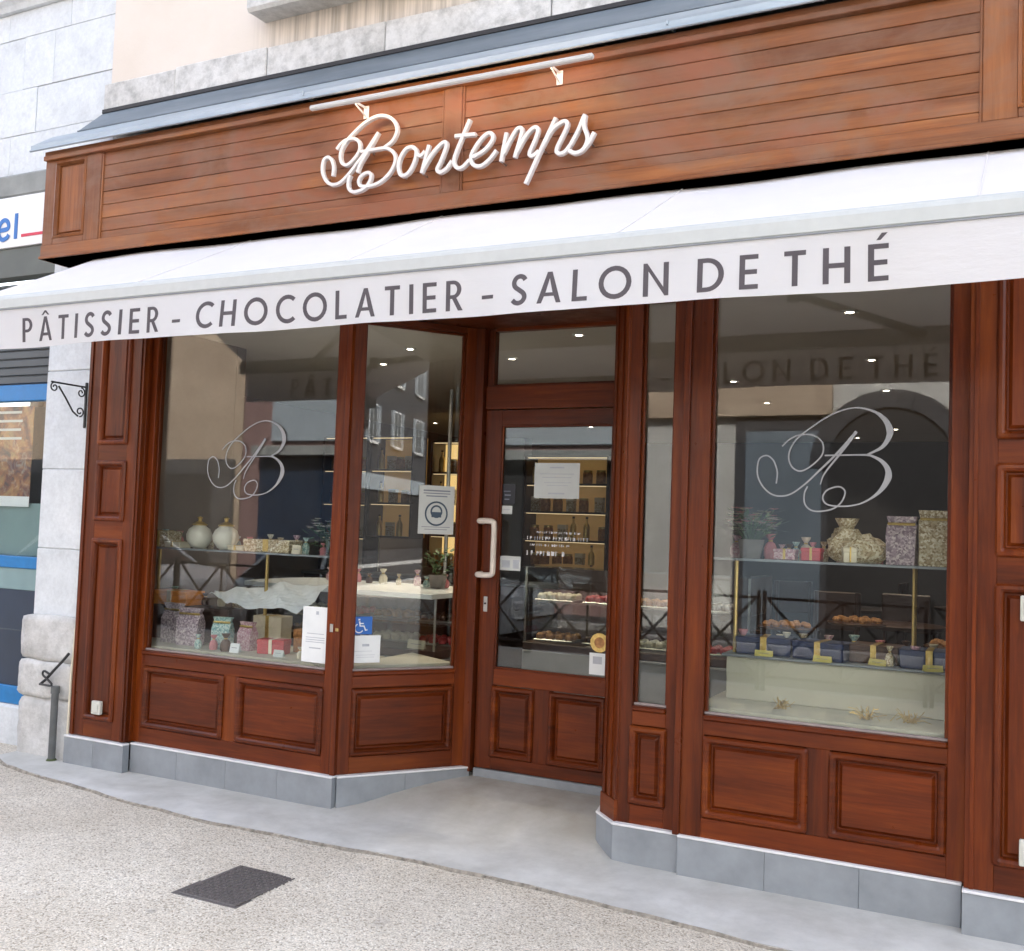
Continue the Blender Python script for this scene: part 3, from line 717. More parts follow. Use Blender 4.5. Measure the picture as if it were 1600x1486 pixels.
for word, x0, x1 in (('PÂTISSIER', -4.632, -3.672), ('-', -3.585, -3.534), ('CHOCOLATIER', -3.437, -2.028), ('-', -1.940, -1.888), ('SALON', -1.806, -1.168), ('DE', -1.06, -.842), ('THÉ', -.753, -.411)):
    gs = [glyph(c) for c in word]; kx = 1.07 if len(word) > 1 else 1.0; tot = sum(w for w, _ in gs) * CAP * kx
    gap = (x1 - x0 - tot) / max(1, len(word) - 1)
    if len(word) == 1: kx = (x1 - x0) / tot
    x = x0
    for ch, (w, pg) in zip(word, gs):
        if ch not in glyph_mesh:
            glyph_mesh[ch] = outline_mesh(pg, .0045 / CAP); glyph_mesh[ch].name = 'letter'
        me = glyph_mesh[ch].copy()
        # bend each letter onto the cloth: both faces lie just proud of it
        for v_ in me.vertices:
            u = x + v_.co.x * CAP * kx; z = ZB + v_.co.y * CAP; s_ = 1 if v_.co.z > 0 else -1
            ww = vw(u, z); v_.co = (u, -(ww + .0009) if s_ > 0 else -(ww - .0012 - .0009), z)
        me.materials.clear(); me.materials.append(M['awning_ink']); me.name = 'letter'
        link('letter', me, val)
        x += w * CAP * kx + gap

# ================================================================ SCRIPT SIGN AND ITS LAMP
LOGO = [[(-0.997, 1.69), (-0.993, 1.735), (-1.0, 1.767), (-1.015, 1.798), (-1.044, 1.816), (-1.076, 1.798), (-1.083, 1.739), (-1.066, 1.69), (-1.029, 1.649), (-0.985, 1.634), (-0.932, 1.644), (-0.872, 1.688), (-0.813, 1.746), (-0.737, 1.825), (-0.657, 1.921)], [(-0.657, 1.921), (-0.688, 1.873), (-0.729, 1.816), (-0.787, 1.737), (-0.805, 1.688)], [(-0.859, 1.679), (-0.872, 1.648), (-0.87, 1.603), (-0.844, 1.575), (-0.801, 1.57), (-0.746, 1.584), (-0.712, 1.615), (-0.699, 1.655), (-0.714, 1.676), (-0.739, 1.678), (-0.777, 1.662), (-0.793, 1.631), (-0.78, 1.605), (-0.746, 1.595), (-0.683, 1.596), (-0.621, 1.613), (-0.56, 1.657), (-0.525, 1.713), (-0.525, 1.756), (-0.55, 1.791), (-0.587, 1.812), (-0.612, 1.818), (-0.687, 1.818), (-0.788, 1.816)], [(-0.612, 1.818), (-0.551, 1.851), (-0.523, 1.894), (-0.52, 1.928), (-0.541, 1.972), (-0.586, 2.007), (-0.649, 2.024), (-0.711, 2.016), (-0.775, 1.989), (-0.842, 1.945), (-0.902, 1.897), (-0.934, 1.852), (-0.944, 1.807), (-0.93, 1.767), (-0.899, 1.747), (-0.865, 1.756), (-0.822, 1.79), (-0.797, 1.825), (-0.796, 1.865), (-0.815, 1.892), (-0.85, 1.908), (-0.902, 1.906), (-0.941, 1.888), (-0.974, 1.857)]]
SIGN = [[[(-2.74, 3.325), (-2.776, 3.321), (-2.81, 3.281), (-2.82, 3.229), (-2.8, 3.188), (-2.759, 3.196), (-2.726, 3.248), (-2.718, 3.3), (-2.74, 3.325)], [(-2.719, 3.287), (-2.691, 3.274), (-2.667, 3.293)]],
 [[(-2.646, 3.321), (-2.682, 3.184)], [(-2.675, 3.206), (-2.625, 3.274), (-2.577, 3.316), (-2.551, 3.322), (-2.548, 3.295), (-2.573, 3.232), (-2.593, 3.193), (-2.576, 3.176), (-2.541, 3.189), (-2.511, 3.224)]],
 [[(-2.419, 3.416), (-2.459, 3.331), (-2.499, 3.231), (-2.487, 3.191), (-2.454, 3.184), (-2.413, 3.216)], [(-2.499, 3.345), (-2.386, 3.339)]],
 [[(-2.396, 3.227), (-2.334, 3.253), (-2.291, 3.299), (-2.299, 3.33), (-2.328, 3.329), (-2.37, 3.292), (-2.404, 3.236), (-2.394, 3.192), (-2.35, 3.178), (-2.304, 3.204), (-2.267, 3.244)]],
 [[(-2.217, 3.322), (-2.241, 3.185)], [(-2.229, 3.222), (-2.19, 3.293), (-2.159, 3.333), (-2.135, 3.326), (-2.143, 3.282), (-2.169, 3.195)], [(-2.161, 3.217), (-2.115, 3.291), (-2.075, 3.325), (-2.052, 3.314), (-2.064, 3.267), (-2.091, 3.207), (-2.075, 3.191), (-2.044, 3.21)]],
 [[(-1.962, 3.357), (-2.031, 3.219), (-2.107, 3.062)], [(-2.026, 3.228), (-1.98, 3.301), (-1.927, 3.332), (-1.904, 3.324), (-1.91, 3.291), (-1.951, 3.211), (-1.942, 3.185), (-1.911, 3.188), (-1.883, 3.217)]],
 [[(-1.883, 3.217), (-1.846, 3.282), (-1.817, 3.347), (-1.819, 3.298), (-1.799, 3.238), (-1.817, 3.19), (-1.855, 3.175), (-1.891, 3.191)], [(-1.817, 3.19), (-1.79, 3.219), (-1.767, 3.26)]]]
SG = thing('script_sign', 'raised white flowing script lettering fixed on the boarded fascia under a slim lamp', 'sign', (-2.55, -.33, 3.06))
def letter3d(strokes, r, parent):
    mb = MB()
    for st_ in strokes:
        p = smooth_path(st_, 6); L = len(p)
        front = [Vector((q.x, -.352, q.y)) for q in p]
        # flat-cut stroke with depth: rounded-rectangle section
        ring_v = []; vs = []; fs = []
        for i, q in enumerate(p):
            d = (p[min(i + 1, L - 1)] - p[max(i - 1, 0)]); d = d.normalized() if d.length > 1e-9 else Vector((1, 0)); n_ = Vector((-d.y, d.x))
            for a, y in ((r * .75, -.360 - .0004 * i / L), (r, -.356), (r, -.338), (-r, -.338), (-r, -.356), (-r * .75, -.360 - .0004 * i / L)):
                vs.append((q.x + n_.x * a, y - .0003 * len(mb.v) / 500, q.y + n_.y * a))
        for i in range(L - 1):
            for k in range(6): fs.append([i * 6 + k, i * 6 + (k + 1) % 6, (i + 1) * 6 + (k + 1) % 6, (i + 1) * 6 + k])
        fs += [list(range(6)), [(L - 1) * 6 + k for k in range(5, -1, -1)]]
        mb.add(vs, fs)
    o = mb.build('letter', 'sign_white', parent)
    m_ = MB()
    for st_ in strokes[:2]:
        q = st_[len(st_) // 2]; m_.tube([(q[0], -.30, q[1]), (q[0], -.34, q[1])], .005, 6)
    m_.build('standoff', 'steel', o)
    return o
lu0, lz0 = -1.085, 1.568; ks, kz = .805, .83
letter3d([[(-3.293 + (a - lu0) * ks, 3.135 + (b - lz0) * kz) for a, b in st_] for st_ in LOGO], .0088, SG)
for ltr in SIGN: letter3d(ltr, .0098, SG)
LP = thing('sign_lamp', 'slim white lamp bar on two small brackets above the script sign', 'lamp', (-2.5, -.46, 3.53))
MB().box(-3.272, -1.722, .484, .512, 3.533, 3.557, ch=.006).build('housing', 'lamp_white', LP)
MB().box(-3.25, -1.745, .479, .4845, 3.543, 3.554, ch=.001).build('diffuser', 'tube_glow', LP)
for x in (-3.065, -1.972):
    b = MB().box(x - .016, x + .016, .300, .306, 3.535, 3.602).build('bracket', 'white_metal', LP)
    MB().tube([(x, -.305, 3.59), (x, -.40, 3.585), (x, -.49, 3.555)], .006, 6).build('stay', 'white_metal', b)
    MB().tube([(x, -.305, 3.545), (x, -.40, 3.575)], .005, 6).build('stay', 'white_metal', b)

# vinyl monograms on the panes (thin-thick pen strokes)
def vinyl(parent, du, dz):
    mb = MB()
    for k, st_ in enumerate(LOGO):
        p = smooth_path([(a + du, b + dz) for a, b in st_], 8); n = len(p); wd = []
        for i, q in enumerate(p):
            x, z = q.x - du, q.y - dz; w = .0065
            if k in (2, 3) and x > -.66: 
                w += .022 * max(0, min(1, (x + .66) / .12)) * (max(0, 1 - abs(z - (1.925 if k == 3 else 1.725)) / .12))
            if k == 1: w = .004 + .010 * (1 - i / n)
            if k == 0 and i > n * .75: w += .004 * (i / n - .75) * 4
            wd.append(w)
        ribbon(mb, p, wd, F0, -.0455 + .0009 * k)
    return mb.build('monogram', 'paper_grey', parent)
simple('door_white', (.62, .62, .62), .4, .05)
simple('vinyl_silver', (.30, .31, .33), .4, .05)
for wd_, du, dz in ((win_r, 0, 0), (win_l, -3.263, -.008)):
    o = vinyl(wd_, du, dz); o.data.materials[0] = M['vinyl_silver']; o['label'] = 'large pale script letter on the glass'

# ================================================================ THE SHOP'S HOUSE
HO = thing('house', 'beige plastered town house with a grey stone string course above the shopfront', 'building', (-1, .2, -.1))
wall = MB().box(-5.285, 14, -.45, 0, 4.205, 12.0, ch=.006).build('wall', 'plaster', HO)
MB().box(-5.255, 14, -.45, -.03, 3.02, 4.19, ch=.004).build('lintel_wall', 'limestone_grey', HO)
MB().box(-5.255, .30, -.45, -.105, 2.66, 3.02, ch=.004).build('lintel_wall', 'limestone_grey', HO)
MB().box(.31, 14, -.45, -.0, -.2, 3.02, ch=.004).build('wall', 'limestone_grey', HO)
xs_ = [-5.325, -4.71, -3.99, -3.162, -2.16, -1.25, -.3, .75, 1.7, 3.2, 5, 7, 9, 11, 14]
for a, b in zip(xs_, xs_[1:]):
    MB().box(a + .003, b - .003, -.05, .022 + random.uniform(-.006, .006), 4.02, 4.208 + random.uniform(-.006, .004), ch=.006).build('stone', 'limestone_grey', HO)
sill = MB().extrude_profile([(-.02, 4.37), (.13, 4.365), (.15, 4.36), (.165, 4.38), (.165, 4.47), (.15, 4.49), (-.02, 4.50)], -4.03, -2.55).build('window_sill', 'limestone_rough', HO); sill['label'] = 'weathered grey stone sill'
wn_ = MB().box(-3.93, -2.65, .0, .03, 4.52, 4.60).build('window', 'white_trim', HO)
for a, b, c, d in ((-3.93, -3.85, 4.6, 6.3), (-2.73, -2.65, 4.6, 6.3), (-3.93, -2.65, 6.3, 6.4), (-3.33, -3.25, 4.6, 6.3)): MB().box(a, b, .0, .029, c, d).build('frame', 'white_trim', wn_)
MB().box(-3.85, -3.33, .0, .008, 4.6, 6.3).build('pane', 'car_glass', wn_); MB().box(-3.25, -2.73, .0, .008, 4.6, 6.3).build('pane', 'car_glass', wn_)

# ================================================================ NEIGHBOUR
NB = thing('neighbour_house', 'pale blue-white ashlar house with a blue shopfront and white sign board', 'building', (-7.4, .2, -.1))
MB().box(-24, -5.30, -.5, -.09, 3.56, 11.6).build('wall', 'limestone_grey', NB)
def course(z0, z1, cuts, w=-.05, mat='limestone_cool', x1=-5.292, x0=-10.2):
    c = sorted([x0] + [q for q in cuts if x0 < q < x1] + [x1])
    for a, b in zip(c, c[1:]): MB().box(a + .0014, b - .0014, w - .07, w + random.uniform(-.003, .003), z0 + .0014, z1 - .0014, ch=.003).build('stone', mat, NB)
course(3.735, 4.02, [-6.285, -7.2, -8.3, -9.3]); course(4.02, 4.338, [-6.042, -6.9, -7.9, -9]); course(4.338, 4.708, [-6.192, -5.893, -6.5, -7.4, -8.4, -9.2]); course(4.708, 4.90, [-6.36, -5.75, -7.6, -8.8])
MB().extrude_profile([(-.06, 4.90), (-.02, 4.90), (.0, 4.93), (.035, 4.95), (.05, 4.98), (.06, 5.04), (.05, 5.07), (-.06, 5.08)], -10.2, -5.292).build('string_course', 'limestone_cool', NB)
course(5.08, 5.5, [-6, -7, -8, -9]); course(5.5, 5.95, [-5.9, -6.7, -7.5, -8.6]); course(5.95, 6.5, [-6.4, -7.3, -8.4])
MB().box(-24, -5.32, -.12, -.005, 3.572, 3.733, ch=.015).build('lintel', 'lintel_grey', NB)
sb = MB().box(-8.6, -5.60, -.10, .004, 3.222, 3.568).build('sign_board', 'white_trim', NB)
FSB = Fr(0, 0, 0)
pe = smooth_path([(-6.268, 3.345), (-6.185, 3.352), (-6.178, 3.385), (-6.205, 3.412), (-6.245, 3.405), (-6.270, 3.360), (-6.262, 3.305), (-6.228, 3.280), (-6.185, 3.290), (-6.168, 3.310)], 5)
mb = MB(); ribbon(mb, pe, .030, FSB, .005, .002, .003); mb.build('letter', 'blue_letter', sb)
MB().box(-6.118, -6.086, .004, .008, 3.276, 3.450, ch=.001).build('letter', 'blue_letter', sb)
MB().box(-6.045, -5.62, .004, .008, 3.283, 3.302, ch=.001).build('rule', 'red_letter', sb)
MB().box(-8.6, -5.70, -.12, -.012, 3.02, 3.218).build('shutter_box', 'grey_panel', NB)
# blue shopfront
FB = Fr(0, .15, 0)
MB().box(-24, -8.6, -.5, -.02, -.2, 3.57).build('wall', 'limestone_cool', NB)
bs = MB().box(-8.6, -5.74, -.10, -.02, 2.31, 3.02, FB).build('blue_shopfront', 'slate_panel', NB)
for i in range(12): MB().box(-8.6, -5.735, -.02, -.006, 2.318 + i * .058, 2.368 + i * .058, FB, .004).build('slat', 'slate_panel', bs)
for (a, b, c, d, w1) in ((-8.6, -5.735, 2.195, 2.308, .01), (-8.6, -5.735, 1.060, 1.140, .012), (-8.6, -5.735, .155, .275, .012)):
    MB().box(a, b, -.06, w1, c, d, FB, .005).build('rail', 'blue_paint', bs)
MB().box(-8.6, -5.735, -.05, .0, .915, 1.060, FB).build('panel', 'teal_panel', bs); MB().box(-8.6, -5.735, -.05, -.004, .275, .915, FB).build('panel', 'navy_panel', bs)
MB().box(-8.6, -5.735, -.05, -.0025, .64, .648, FB, .001).build('bead', 'slate_panel', bs)
MB().box(-8.6, -5.735, -.016, -.010, 1.140, 2.195, FB, .001).build('pane', 'glass', bs)
MB().box(-8.6, -5.735, -.075, -.045, 1.140, 1.50, FB).build('panel', 'teal_panel', bs)
MB().box(-8.6, -5.735, -.30, -.28, 1.2, 2.195, FB).build('back_board', 'slate_panel', bs)
MB().box(-24, -5.70, -.25, .02, -.18, .153, FB, .02).build('step', 'limestone_cool', NB)
po = thing('window_poster', 'dark food photograph poster with white text lines behind the blue shop window', 'poster', (-6.6, .17, 1.47))
MB().box(-7.1, -6.045, -.030, -.026, 1.475, 2.165, FB, .001).build('sheet', 'skin_print', po)
MB().box(-7.1, -6.045, -.026, -.0255, 1.475, 1.545, FB, .0002).build('strip', 'paper', po)
for i in range(4): MB().box(-6.40, -6.165 + .01 * (i % 2), -.026, -.0252, 2.115 - i * .060, 2.132 - i * .060, FB, .0002).build('text_line', 'paper_grey', po)
# stone pier between the two shops
for (a, b, c, d, w, mt) in ((-5.72, -5.268, .785, 1.212, .0, 'limestone_cool'), (-5.715, -5.268, 1.214, 1.722, .001, 'limestone_cool'), (-5.72, -5.268, 1.724, 2.36, -.001, 'limestone_cool'), (-5.715, -5.268, 2.362, 3.0, .001, 'limestone_cool'), (-5.715, -5.32, 3.0, 3.57, -.002, 'limestone_cool')):
    MB().box(a, b, -.30, w, c, d, ch=.006).build('stone', mt, NB)
def rough_block(a, b, w0, w1, z0, z1):
    bm = bmesh.new(); bmesh.ops.create_cube(bm, size=1); bmesh.ops.subdivide_edges(bm, edges=bm.edges[:], cuts=7, use_grid_fill=True)
    from mathutils import noise as nz_
    for v_ in bm.verts:
        p = Vector((a + (v_.co.x + .5) * (b - a), -(w0 + (v_.co.y + .5) * (w1 - w0)), z0 + (v_.co.z + .5) * (z1 - z0)))
        q = Vector((abs(v_.co.x), abs(v_.co.y), abs(v_.co.z))); edge_ = sum(1 for t_ in q if t_ > .49)
        n_ = nz_.noise_vector(p * 7.5) * .012 + nz_.noise_vector(p * 22) * .006
        c_ = Vector(((a + b) / 2, -(w0 + w1) / 2, (z0 + z1) / 2))
        if edge_ > 1: p += (c_ - p) * .04 * (edge_ - 1)
        v_.co = p + n_
    me = bpy.data.meshes.new('stone'); bm.to_mesh(me); bm.free(); me.materials.append(M['limestone_rough'])
    for p_ in me.polygons: p_.use_smooth = True
    return link('stone', me, NB)
rough_block(-5.775, -5.275, -.28, .045, .50, .79); rough_block(-5.78, -5.275, -.28, .05, .27, .505); rough_block(-5.765, -5.27, -.28, .04, -.16, .275)
# iron sign bracket projecting from the pier beside the shopfront
BR = thing('scroll_bracket', 'small black wrought iron scroll bracket projecting from the stone pier', 'bracket', (-5.343, -.02, 2.0))
MB().box(-5.351, -5.335, .0, .012, 1.985, 2.275, ch=.003).build('back_plate', 'iron', BR)
MB().tube([(-5.343, -.01, 2.245), (-5.343, -.27, 2.245)], .006, 6).build('top_bar', 'iron', BR)
def spiral(cy, cz, r0, r1, a0, a1, n=26): return [(-5.343, cy + (r0 + (r1 - r0) * i / n) * math.cos(a0 + (a1 - a0) * i / n), cz + (r0 + (r1 - r0) * i / n) * math.sin(a0 + (a1 - a0) * i / n)) for i in range(n + 1)]
MB().tube(spiral(-.245, 2.215, .030, .008, math.pi / 2, math.pi / 2 + 8), .0045, 6).build('scroll', 'iron', BR)
MB().tube(spiral(-.045, 2.205, .032, .008, math.pi / 2, math.pi / 2 - 8), .0045, 6).build('scroll', 'iron', BR)
MB().tube([(-5.343, -.215, 2.225), (-5.343, -.16, 2.16), (-5.343, -.10, 2.08), (-5.343, -.06, 2.055)] , .0055, 6).build('brace', 'iron', BR)
MB().tube(spiral(-.048, 2.085, .032, .009, -math.pi / 2, -math.pi / 2 + 7.5), .0045, 6).build('scroll', 'iron', BR)
PI = thing('drain_pipe', 'grey stub of drain pipe rising from the pavement at the stone pier', 'pipe', (-5.37, -.085, -.1))
MB().tube([(-5.37, -.088, -.12), (-5.37, -.088, .355)], .022, 12).build('pipe', 'pipe_grey', PI)
MB().tube([(-5.37, -.088, .325), (-5.37, -.088, .368)], .027, 12).build('collar', 'pipe_grey', PI)
MB().lathe([(.05, 0), (.045, .015), (.032, .03), (.025, .04)], 12, (-5.37, -.088, -.115)).build('moss', 'moss', PI)
HK = thing('shutter_hook', 'thin black iron hook leaning across the rough stone by the drain pipe', 'hook', (-5.42, -.08, .37))
MB().tube([(-5.285, -.075, .575), (-5.33, -.08, .525), (-5.40, -.085, .46), (-5.46, -.09, .40), (-5.50, -.09, .372)], .009, 7).build('shaft', 'iron', HK)
MB().tube(smooth_path([(-5.42, -.09, .435), (-5.465, -.10, .455), (-5.475, -.10, .43), (-5.43, -.10, .405), (-5.39, -.10, .372), (-5.50, -.10, .370)], 4), .007, 6).build('catch', 'iron', HK)
CB = thing('cable', 'thin pale cable running down the joint beside the wooden pilaster', 'cable', (-5.285, -.03, .3))
MB().tube([(-5.275, -.018, 3.0), (-5.277, -.02, 2.2), (-5.274, -.02, 1.4), (-5.279, -.03, .85), (-5.277, -.055, .45), (-5.279, -.058, -.06)], .008, 8).build('cable', 'cream', CB)
# small electrical boxes on the pilasters
def jbox(label, x, z, w, h):
    o = thing('junction_box', label, 'electrical box', (x, -.065, z))
    MB().box(x - w / 2, x + w / 2, .058, .085, z, z + h, ch=.004).build('case', 'box_plastic', o); MB().box(x - w * .32, x + w * .32, .085, .089, z + h * .2, z + h * .8, ch=.002).build('lid', 'box_plastic', o)
jbox('square cream electrical box low on the pilaster by the stone pier', -5.022, .232, .072, .08)
jbox('upper cream electrical box on the pilaster beside the larger monogram window', .022, 1.155, .066, .10)
jbox('lower cream electrical box on the pilaster beside the larger monogram window', .026, .212, .066, .10)

# ================================================================ NOTICES AND STICKERS
def notice(name, label, cat, fr, u0, u1, z0, z1, w, mat='paper', lines=(), lmat='ink_faint', icon=None):
    p = fr((u0 + u1) / 2, w, z0); o = thing(name, label, cat, p)
    MB().box(u0, u1, w - .0006, w, z0, z1, fr, .0001).build('sheet', mat, o)
    for (a, b, c, h) in lines:      # fractions: centre u, half width, z, height
        uc = u0 + (u1 - u0) * a; zc = z0 + (z1 - z0) * c; hw = (u1 - u0) * b
        MB().box(uc - hw, uc + hw, w, w + .0003, zc, zc + (z1 - z0) * h, fr, .00005).build('text_line', lmat, o)
    return o
GW = -.0445       # street face of the facade panes, as w
n1_ = notice('paper_notice', 'white paper sheet taped low in the corner of the monogram window by the porch', 'notice', F0, -3.592, -3.412, .668, .975, GW + .002, 'paper',
    [(.55, .05, .86, .06), (.5, .32, .51, .012), (.5, .36, .44, .012), (.5, .36, .40, .012), (.5, .36, .36, .012), (.5, .22, .25, .02)])
wc = thing('access_sticker', 'square blue wheelchair access sticker on the slanted porch pane', 'sticker', FL(.14, GW, .83))
MB().box(.086, .200, GW + .001, GW + .0016, .834, .932, FL, .0001).build('square', 'sign_blue', wc)
mb = MB(); ux, zx = .143, .880
def rb(pts, wd, k): ribbon(mb, [Vector((ux + a, zx + b)) for a, b in pts], wd, FL, GW + .0017 + .0003 * k)
rb([(-.018, .040), (-.018, .034), (-.018, .031)], .011, 0); rb([(-.016, .026), (-.012, .000), (.010, .000), (.020, -.024), (.030, -.020)], .008, 1); rb([(-.013, .014), (.008, .014)], .006, 2)
rb([(-.018 + .024 * math.cos(a), -.012 + .024 * math.sin(a)) for a in [2.0 + .25 * i for i in range(16)]], .006, 3)
mb.build('symbol', 'paper', wc)
notice('paper_notice', 'small white square notice directly below the blue wheelchair sticker', 'notice', FL, .084, .252, .678, .828, GW + .001, 'paper', [(.5, .12, .60, .09), (.42, .3, .42, .012), (.5, .33, .28, .012), (.5, .3, .2, .012)], 'ink_faint')
ms = notice('mask_poster', 'grey paper poster with a round masked face symbol on the slanted porch pane', 'poster', FL, .447, .665, 1.398, 1.675, GW + .001, 'paper_grey', [(.5, .38, .88, .03), (.5, .38, .83, .02), (.5, .30, .77, .025), (.5, .40, .14, .012), (.5, .32, .09, .012)], 'ink')
mb = MB(); cu, cz = .556, 1.515
for k, (r, wd) in enumerate(((.066, .010), (.032, .010))):
    ribbon(mb, [Vector((cu + r * math.cos(i * math.pi / 16), cz + .012 * k + r * 1.0 * math.sin(i * math.pi / 16))) for i in range(33)], wd, FL, GW + .0016 + .001 * k)
ribbon(mb, [Vector((cu - .03, cz - .006)), Vector((cu, cz - .006)), Vector((cu + .03, cz - .006))], .03, FL, GW + .0036)
mb.build('symbol', 'ink_dark', ms)
DG = -.0195
notice('paper_notice', 'landscape white sheet stuck at eye height on the door pane', 'notice', FD, -2.487, -2.210, 1.622, 1.822, DG + .001, 'paper_grey', [(.5, .16, .85, .04), (.5, .38, .68, .018), (.5, .32, .58, .018), (.52, .30, .44, .014), (.52, .24, .36, .014), (.5, .18, .12, .04)], 'ink_faint')
notice('door_sticker', 'black square sticker on the door pane above the handle', 'sticker', FD, -2.692, -2.604, 1.584, 1.700, DG + .001, 'sticker_black', [(.4, .25, .62, .04), (.45, .22, .42, .06), (.4, .18, .22, .05)], 'ink')
notice('door_sticker', 'small white label under the black sticker on the door pane', 'sticker', FD, -2.692, -2.62, 1.528, 1.575, DG + .001, 'paper_grey', [(.5, .3, .5, .1)])
notice('door_sticker', 'pale blue-grey payment label on the door pane right behind the handle', 'sticker', FD, -2.69, -2.556, 1.206, 1.288, DG + .001, 'paper_grey', [(.3, .2, .2, .5), (.78, .14, .15, .6)], 'ink_faint')
oh = thing('door_lettering', 'four short rows of fine white lettering printed on the door pane', 'lettering', FD(-2.32, DG, 1.28))
random.seed(3)
for r_, (z, h, a, b) in enumerate(((1.424, .012, -2.46, -2.20), (1.388, .019, -2.52, -2.14), (1.352, .013, -2.50, -2.26), (1.300, .026, -2.52, -2.30))):
    x = a
    while x < b:
        w_ = h * random.uniform(.45, .8)
        MB().box(x, x + w_ * .35, DG + .0008, DG + .0012, z, z + h, FD, .00005).build('glyph', 'door_white', oh)
        if random.random() < .75: MB().box(x + w_ * .36, x + w_, DG + .0008, DG + .0012, z + random.choice((0, h * .4, h * .8)), z + h * random.uniform(.82, 1), FD, .00005).build('glyph', 'door_white', oh)
        x += w_ + h * (.28 if random.random() < .82 else .9)
gd = thing('gold_sticker', 'round gold award sticker low on the door pane', 'sticker', FD(-2.06, DG, .8))
mb = MB(); c0 = [FD(-2.062 + .052 * math.cos(i * .2618) * (1 + .05 * (i % 2)), DG + .0012, .842 + .052 * math.sin(i * .2618)) for i in range(24)]; mb.add(c0, [list(range(24))]); mb.build('disc', 'gold_foil', gd)
mb = MB(); mb.add([FD(-2.062 + .03 * math.cos(i * .2618), DG + .0018, .842 + .03 * math.sin(i * .2618)) for i in range(24)], [list(range(24))]); mb.build('centre', 'pastry', gd)
notice('door_card', 'small white card with a grey square under the gold award sticker', 'sticker', FD, -2.118, -2.024, .668, .785, DG + .001, 'paper', [(.5, .28, .5, .34)], 'ink_faint')
for (x, z, mt, lb) in ((-3.362, .872, 'steel', 'tiny steel key switch on the wooden corner post of the porch'), (-3.317, .866, 'brass', 'tiny brass push button on the wooden corner post of the porch')):
    o = thing('door_button', lb, 'button', (x, -.012, z))
    MB().box(x - .010, x + .010, .0 if x < -3.34 else .012, .006 if x < -3.34 else .018, z - (.022 if mt == 'steel' else .009), z + (.022 if mt == 'steel' else .009), ch=.002).build('plate', mt, o)
    if mt == 'steel': MB().lathe([(.007, 0), (.007, .005), (.004, .007)], 10).build('switch', 'leaf_green', o).matrix_local = Matrix.Translation((x + 3.362 - 3.362, -.006, z - .004)) @ Matrix.Rotation(math.pi / 2, 4, 'X')

# ================================================================ SHOP INTERIOR
RX0, RX1, RY1, CZ = -7.4, .45, 9.3, 2.72
struct(MB().box(RX0, RX1, -RY1, -.70, -.06, .045).build('floor', 'shop_floor'))
struct(MB().box(-5.24, -3.34, -.70, -.11, -.06, .043).build('floor', 'shop_floor')); struct(MB().box(-1.38, RX1, -.70, -.11, -.06, .043).build('floor', 'shop_floor'))
struct(MB().box(RX0 - .1, RX1 + .1, -RY1 - .3, -.12, CZ, CZ + .1).build('ceiling', 'shop_ceiling'))
struct(MB().box(RX0, RX1, -RY1 - .1, -RY1, -.3, CZ + .05).build('wall_back', 'shop_wall_dark'))
struct(MB().box(RX1 - .12, RX1, -RY1, -.12, 0, CZ).build('wall_right', 'shop_wall'))
struct(MB().box(RX0, RX0 + .1, -RY1, -1.2, 0, CZ).build('wall_left', 'shop_wall'))
struct(MB().box(-5.34, -5.24, -1.25, -.12, 0, CZ).build('wall_left', 'shop_wall'))
struct(MB().box(RX0, -5.24, -1.35, -1.25, 0, CZ).build('wall_front', 'shop_wall'))
# downlights
dl = thing('downlight', 'x', 'ceiling light', (0, 0, CZ), 'recessed downlights in the shop ceiling', local=True)
MB().lathe([(.045, 0), (.045, -.006), (.026, -.008), (.024, -.002)], 16).build('ring', 'white_metal', dl)
MB().lathe([(.022, -.003), (.018, -.006), (.0, -.007)], 16).build('bulb', 'spot_glow', dl)
for i, (x, y) in enumerate([(-4.58, 2.2), (-3.99, 1.66), (-6.56, 6.34), (-3.45, 2.23), (-4.75, 7.01), (-.88, 1.29), (-.97, 2.92), (-1.05, 4.49), (-2.19, 5.12), (-2.15, 3.71), (-1.31, 7.69), (-1.86, 8.66), (-.5, 8.6), (-2.6, 1.5)]):
    o = dl if i == 0 else copy_tree(dl, (0, 0, 0)); o.location = (x, y, CZ); o['label'] = 'small recessed ceiling spotlight glowing inside the shop'
    if i in (2, 4, 8, 10, 11, 12): continue
    ld = bpy.data.lights.new('downlight_beam', 'SPOT'); ld.energy = 5; ld.spot_size = math.radians(95); ld.spot_blend = .7; ld.color = (1, .82, .62); ld.shadow_soft_size = .035
    lo = bpy.data.objects.new('beam', ld); COL.objects.link(lo); lo.parent = o; lo.location = (0, 0, -.02)
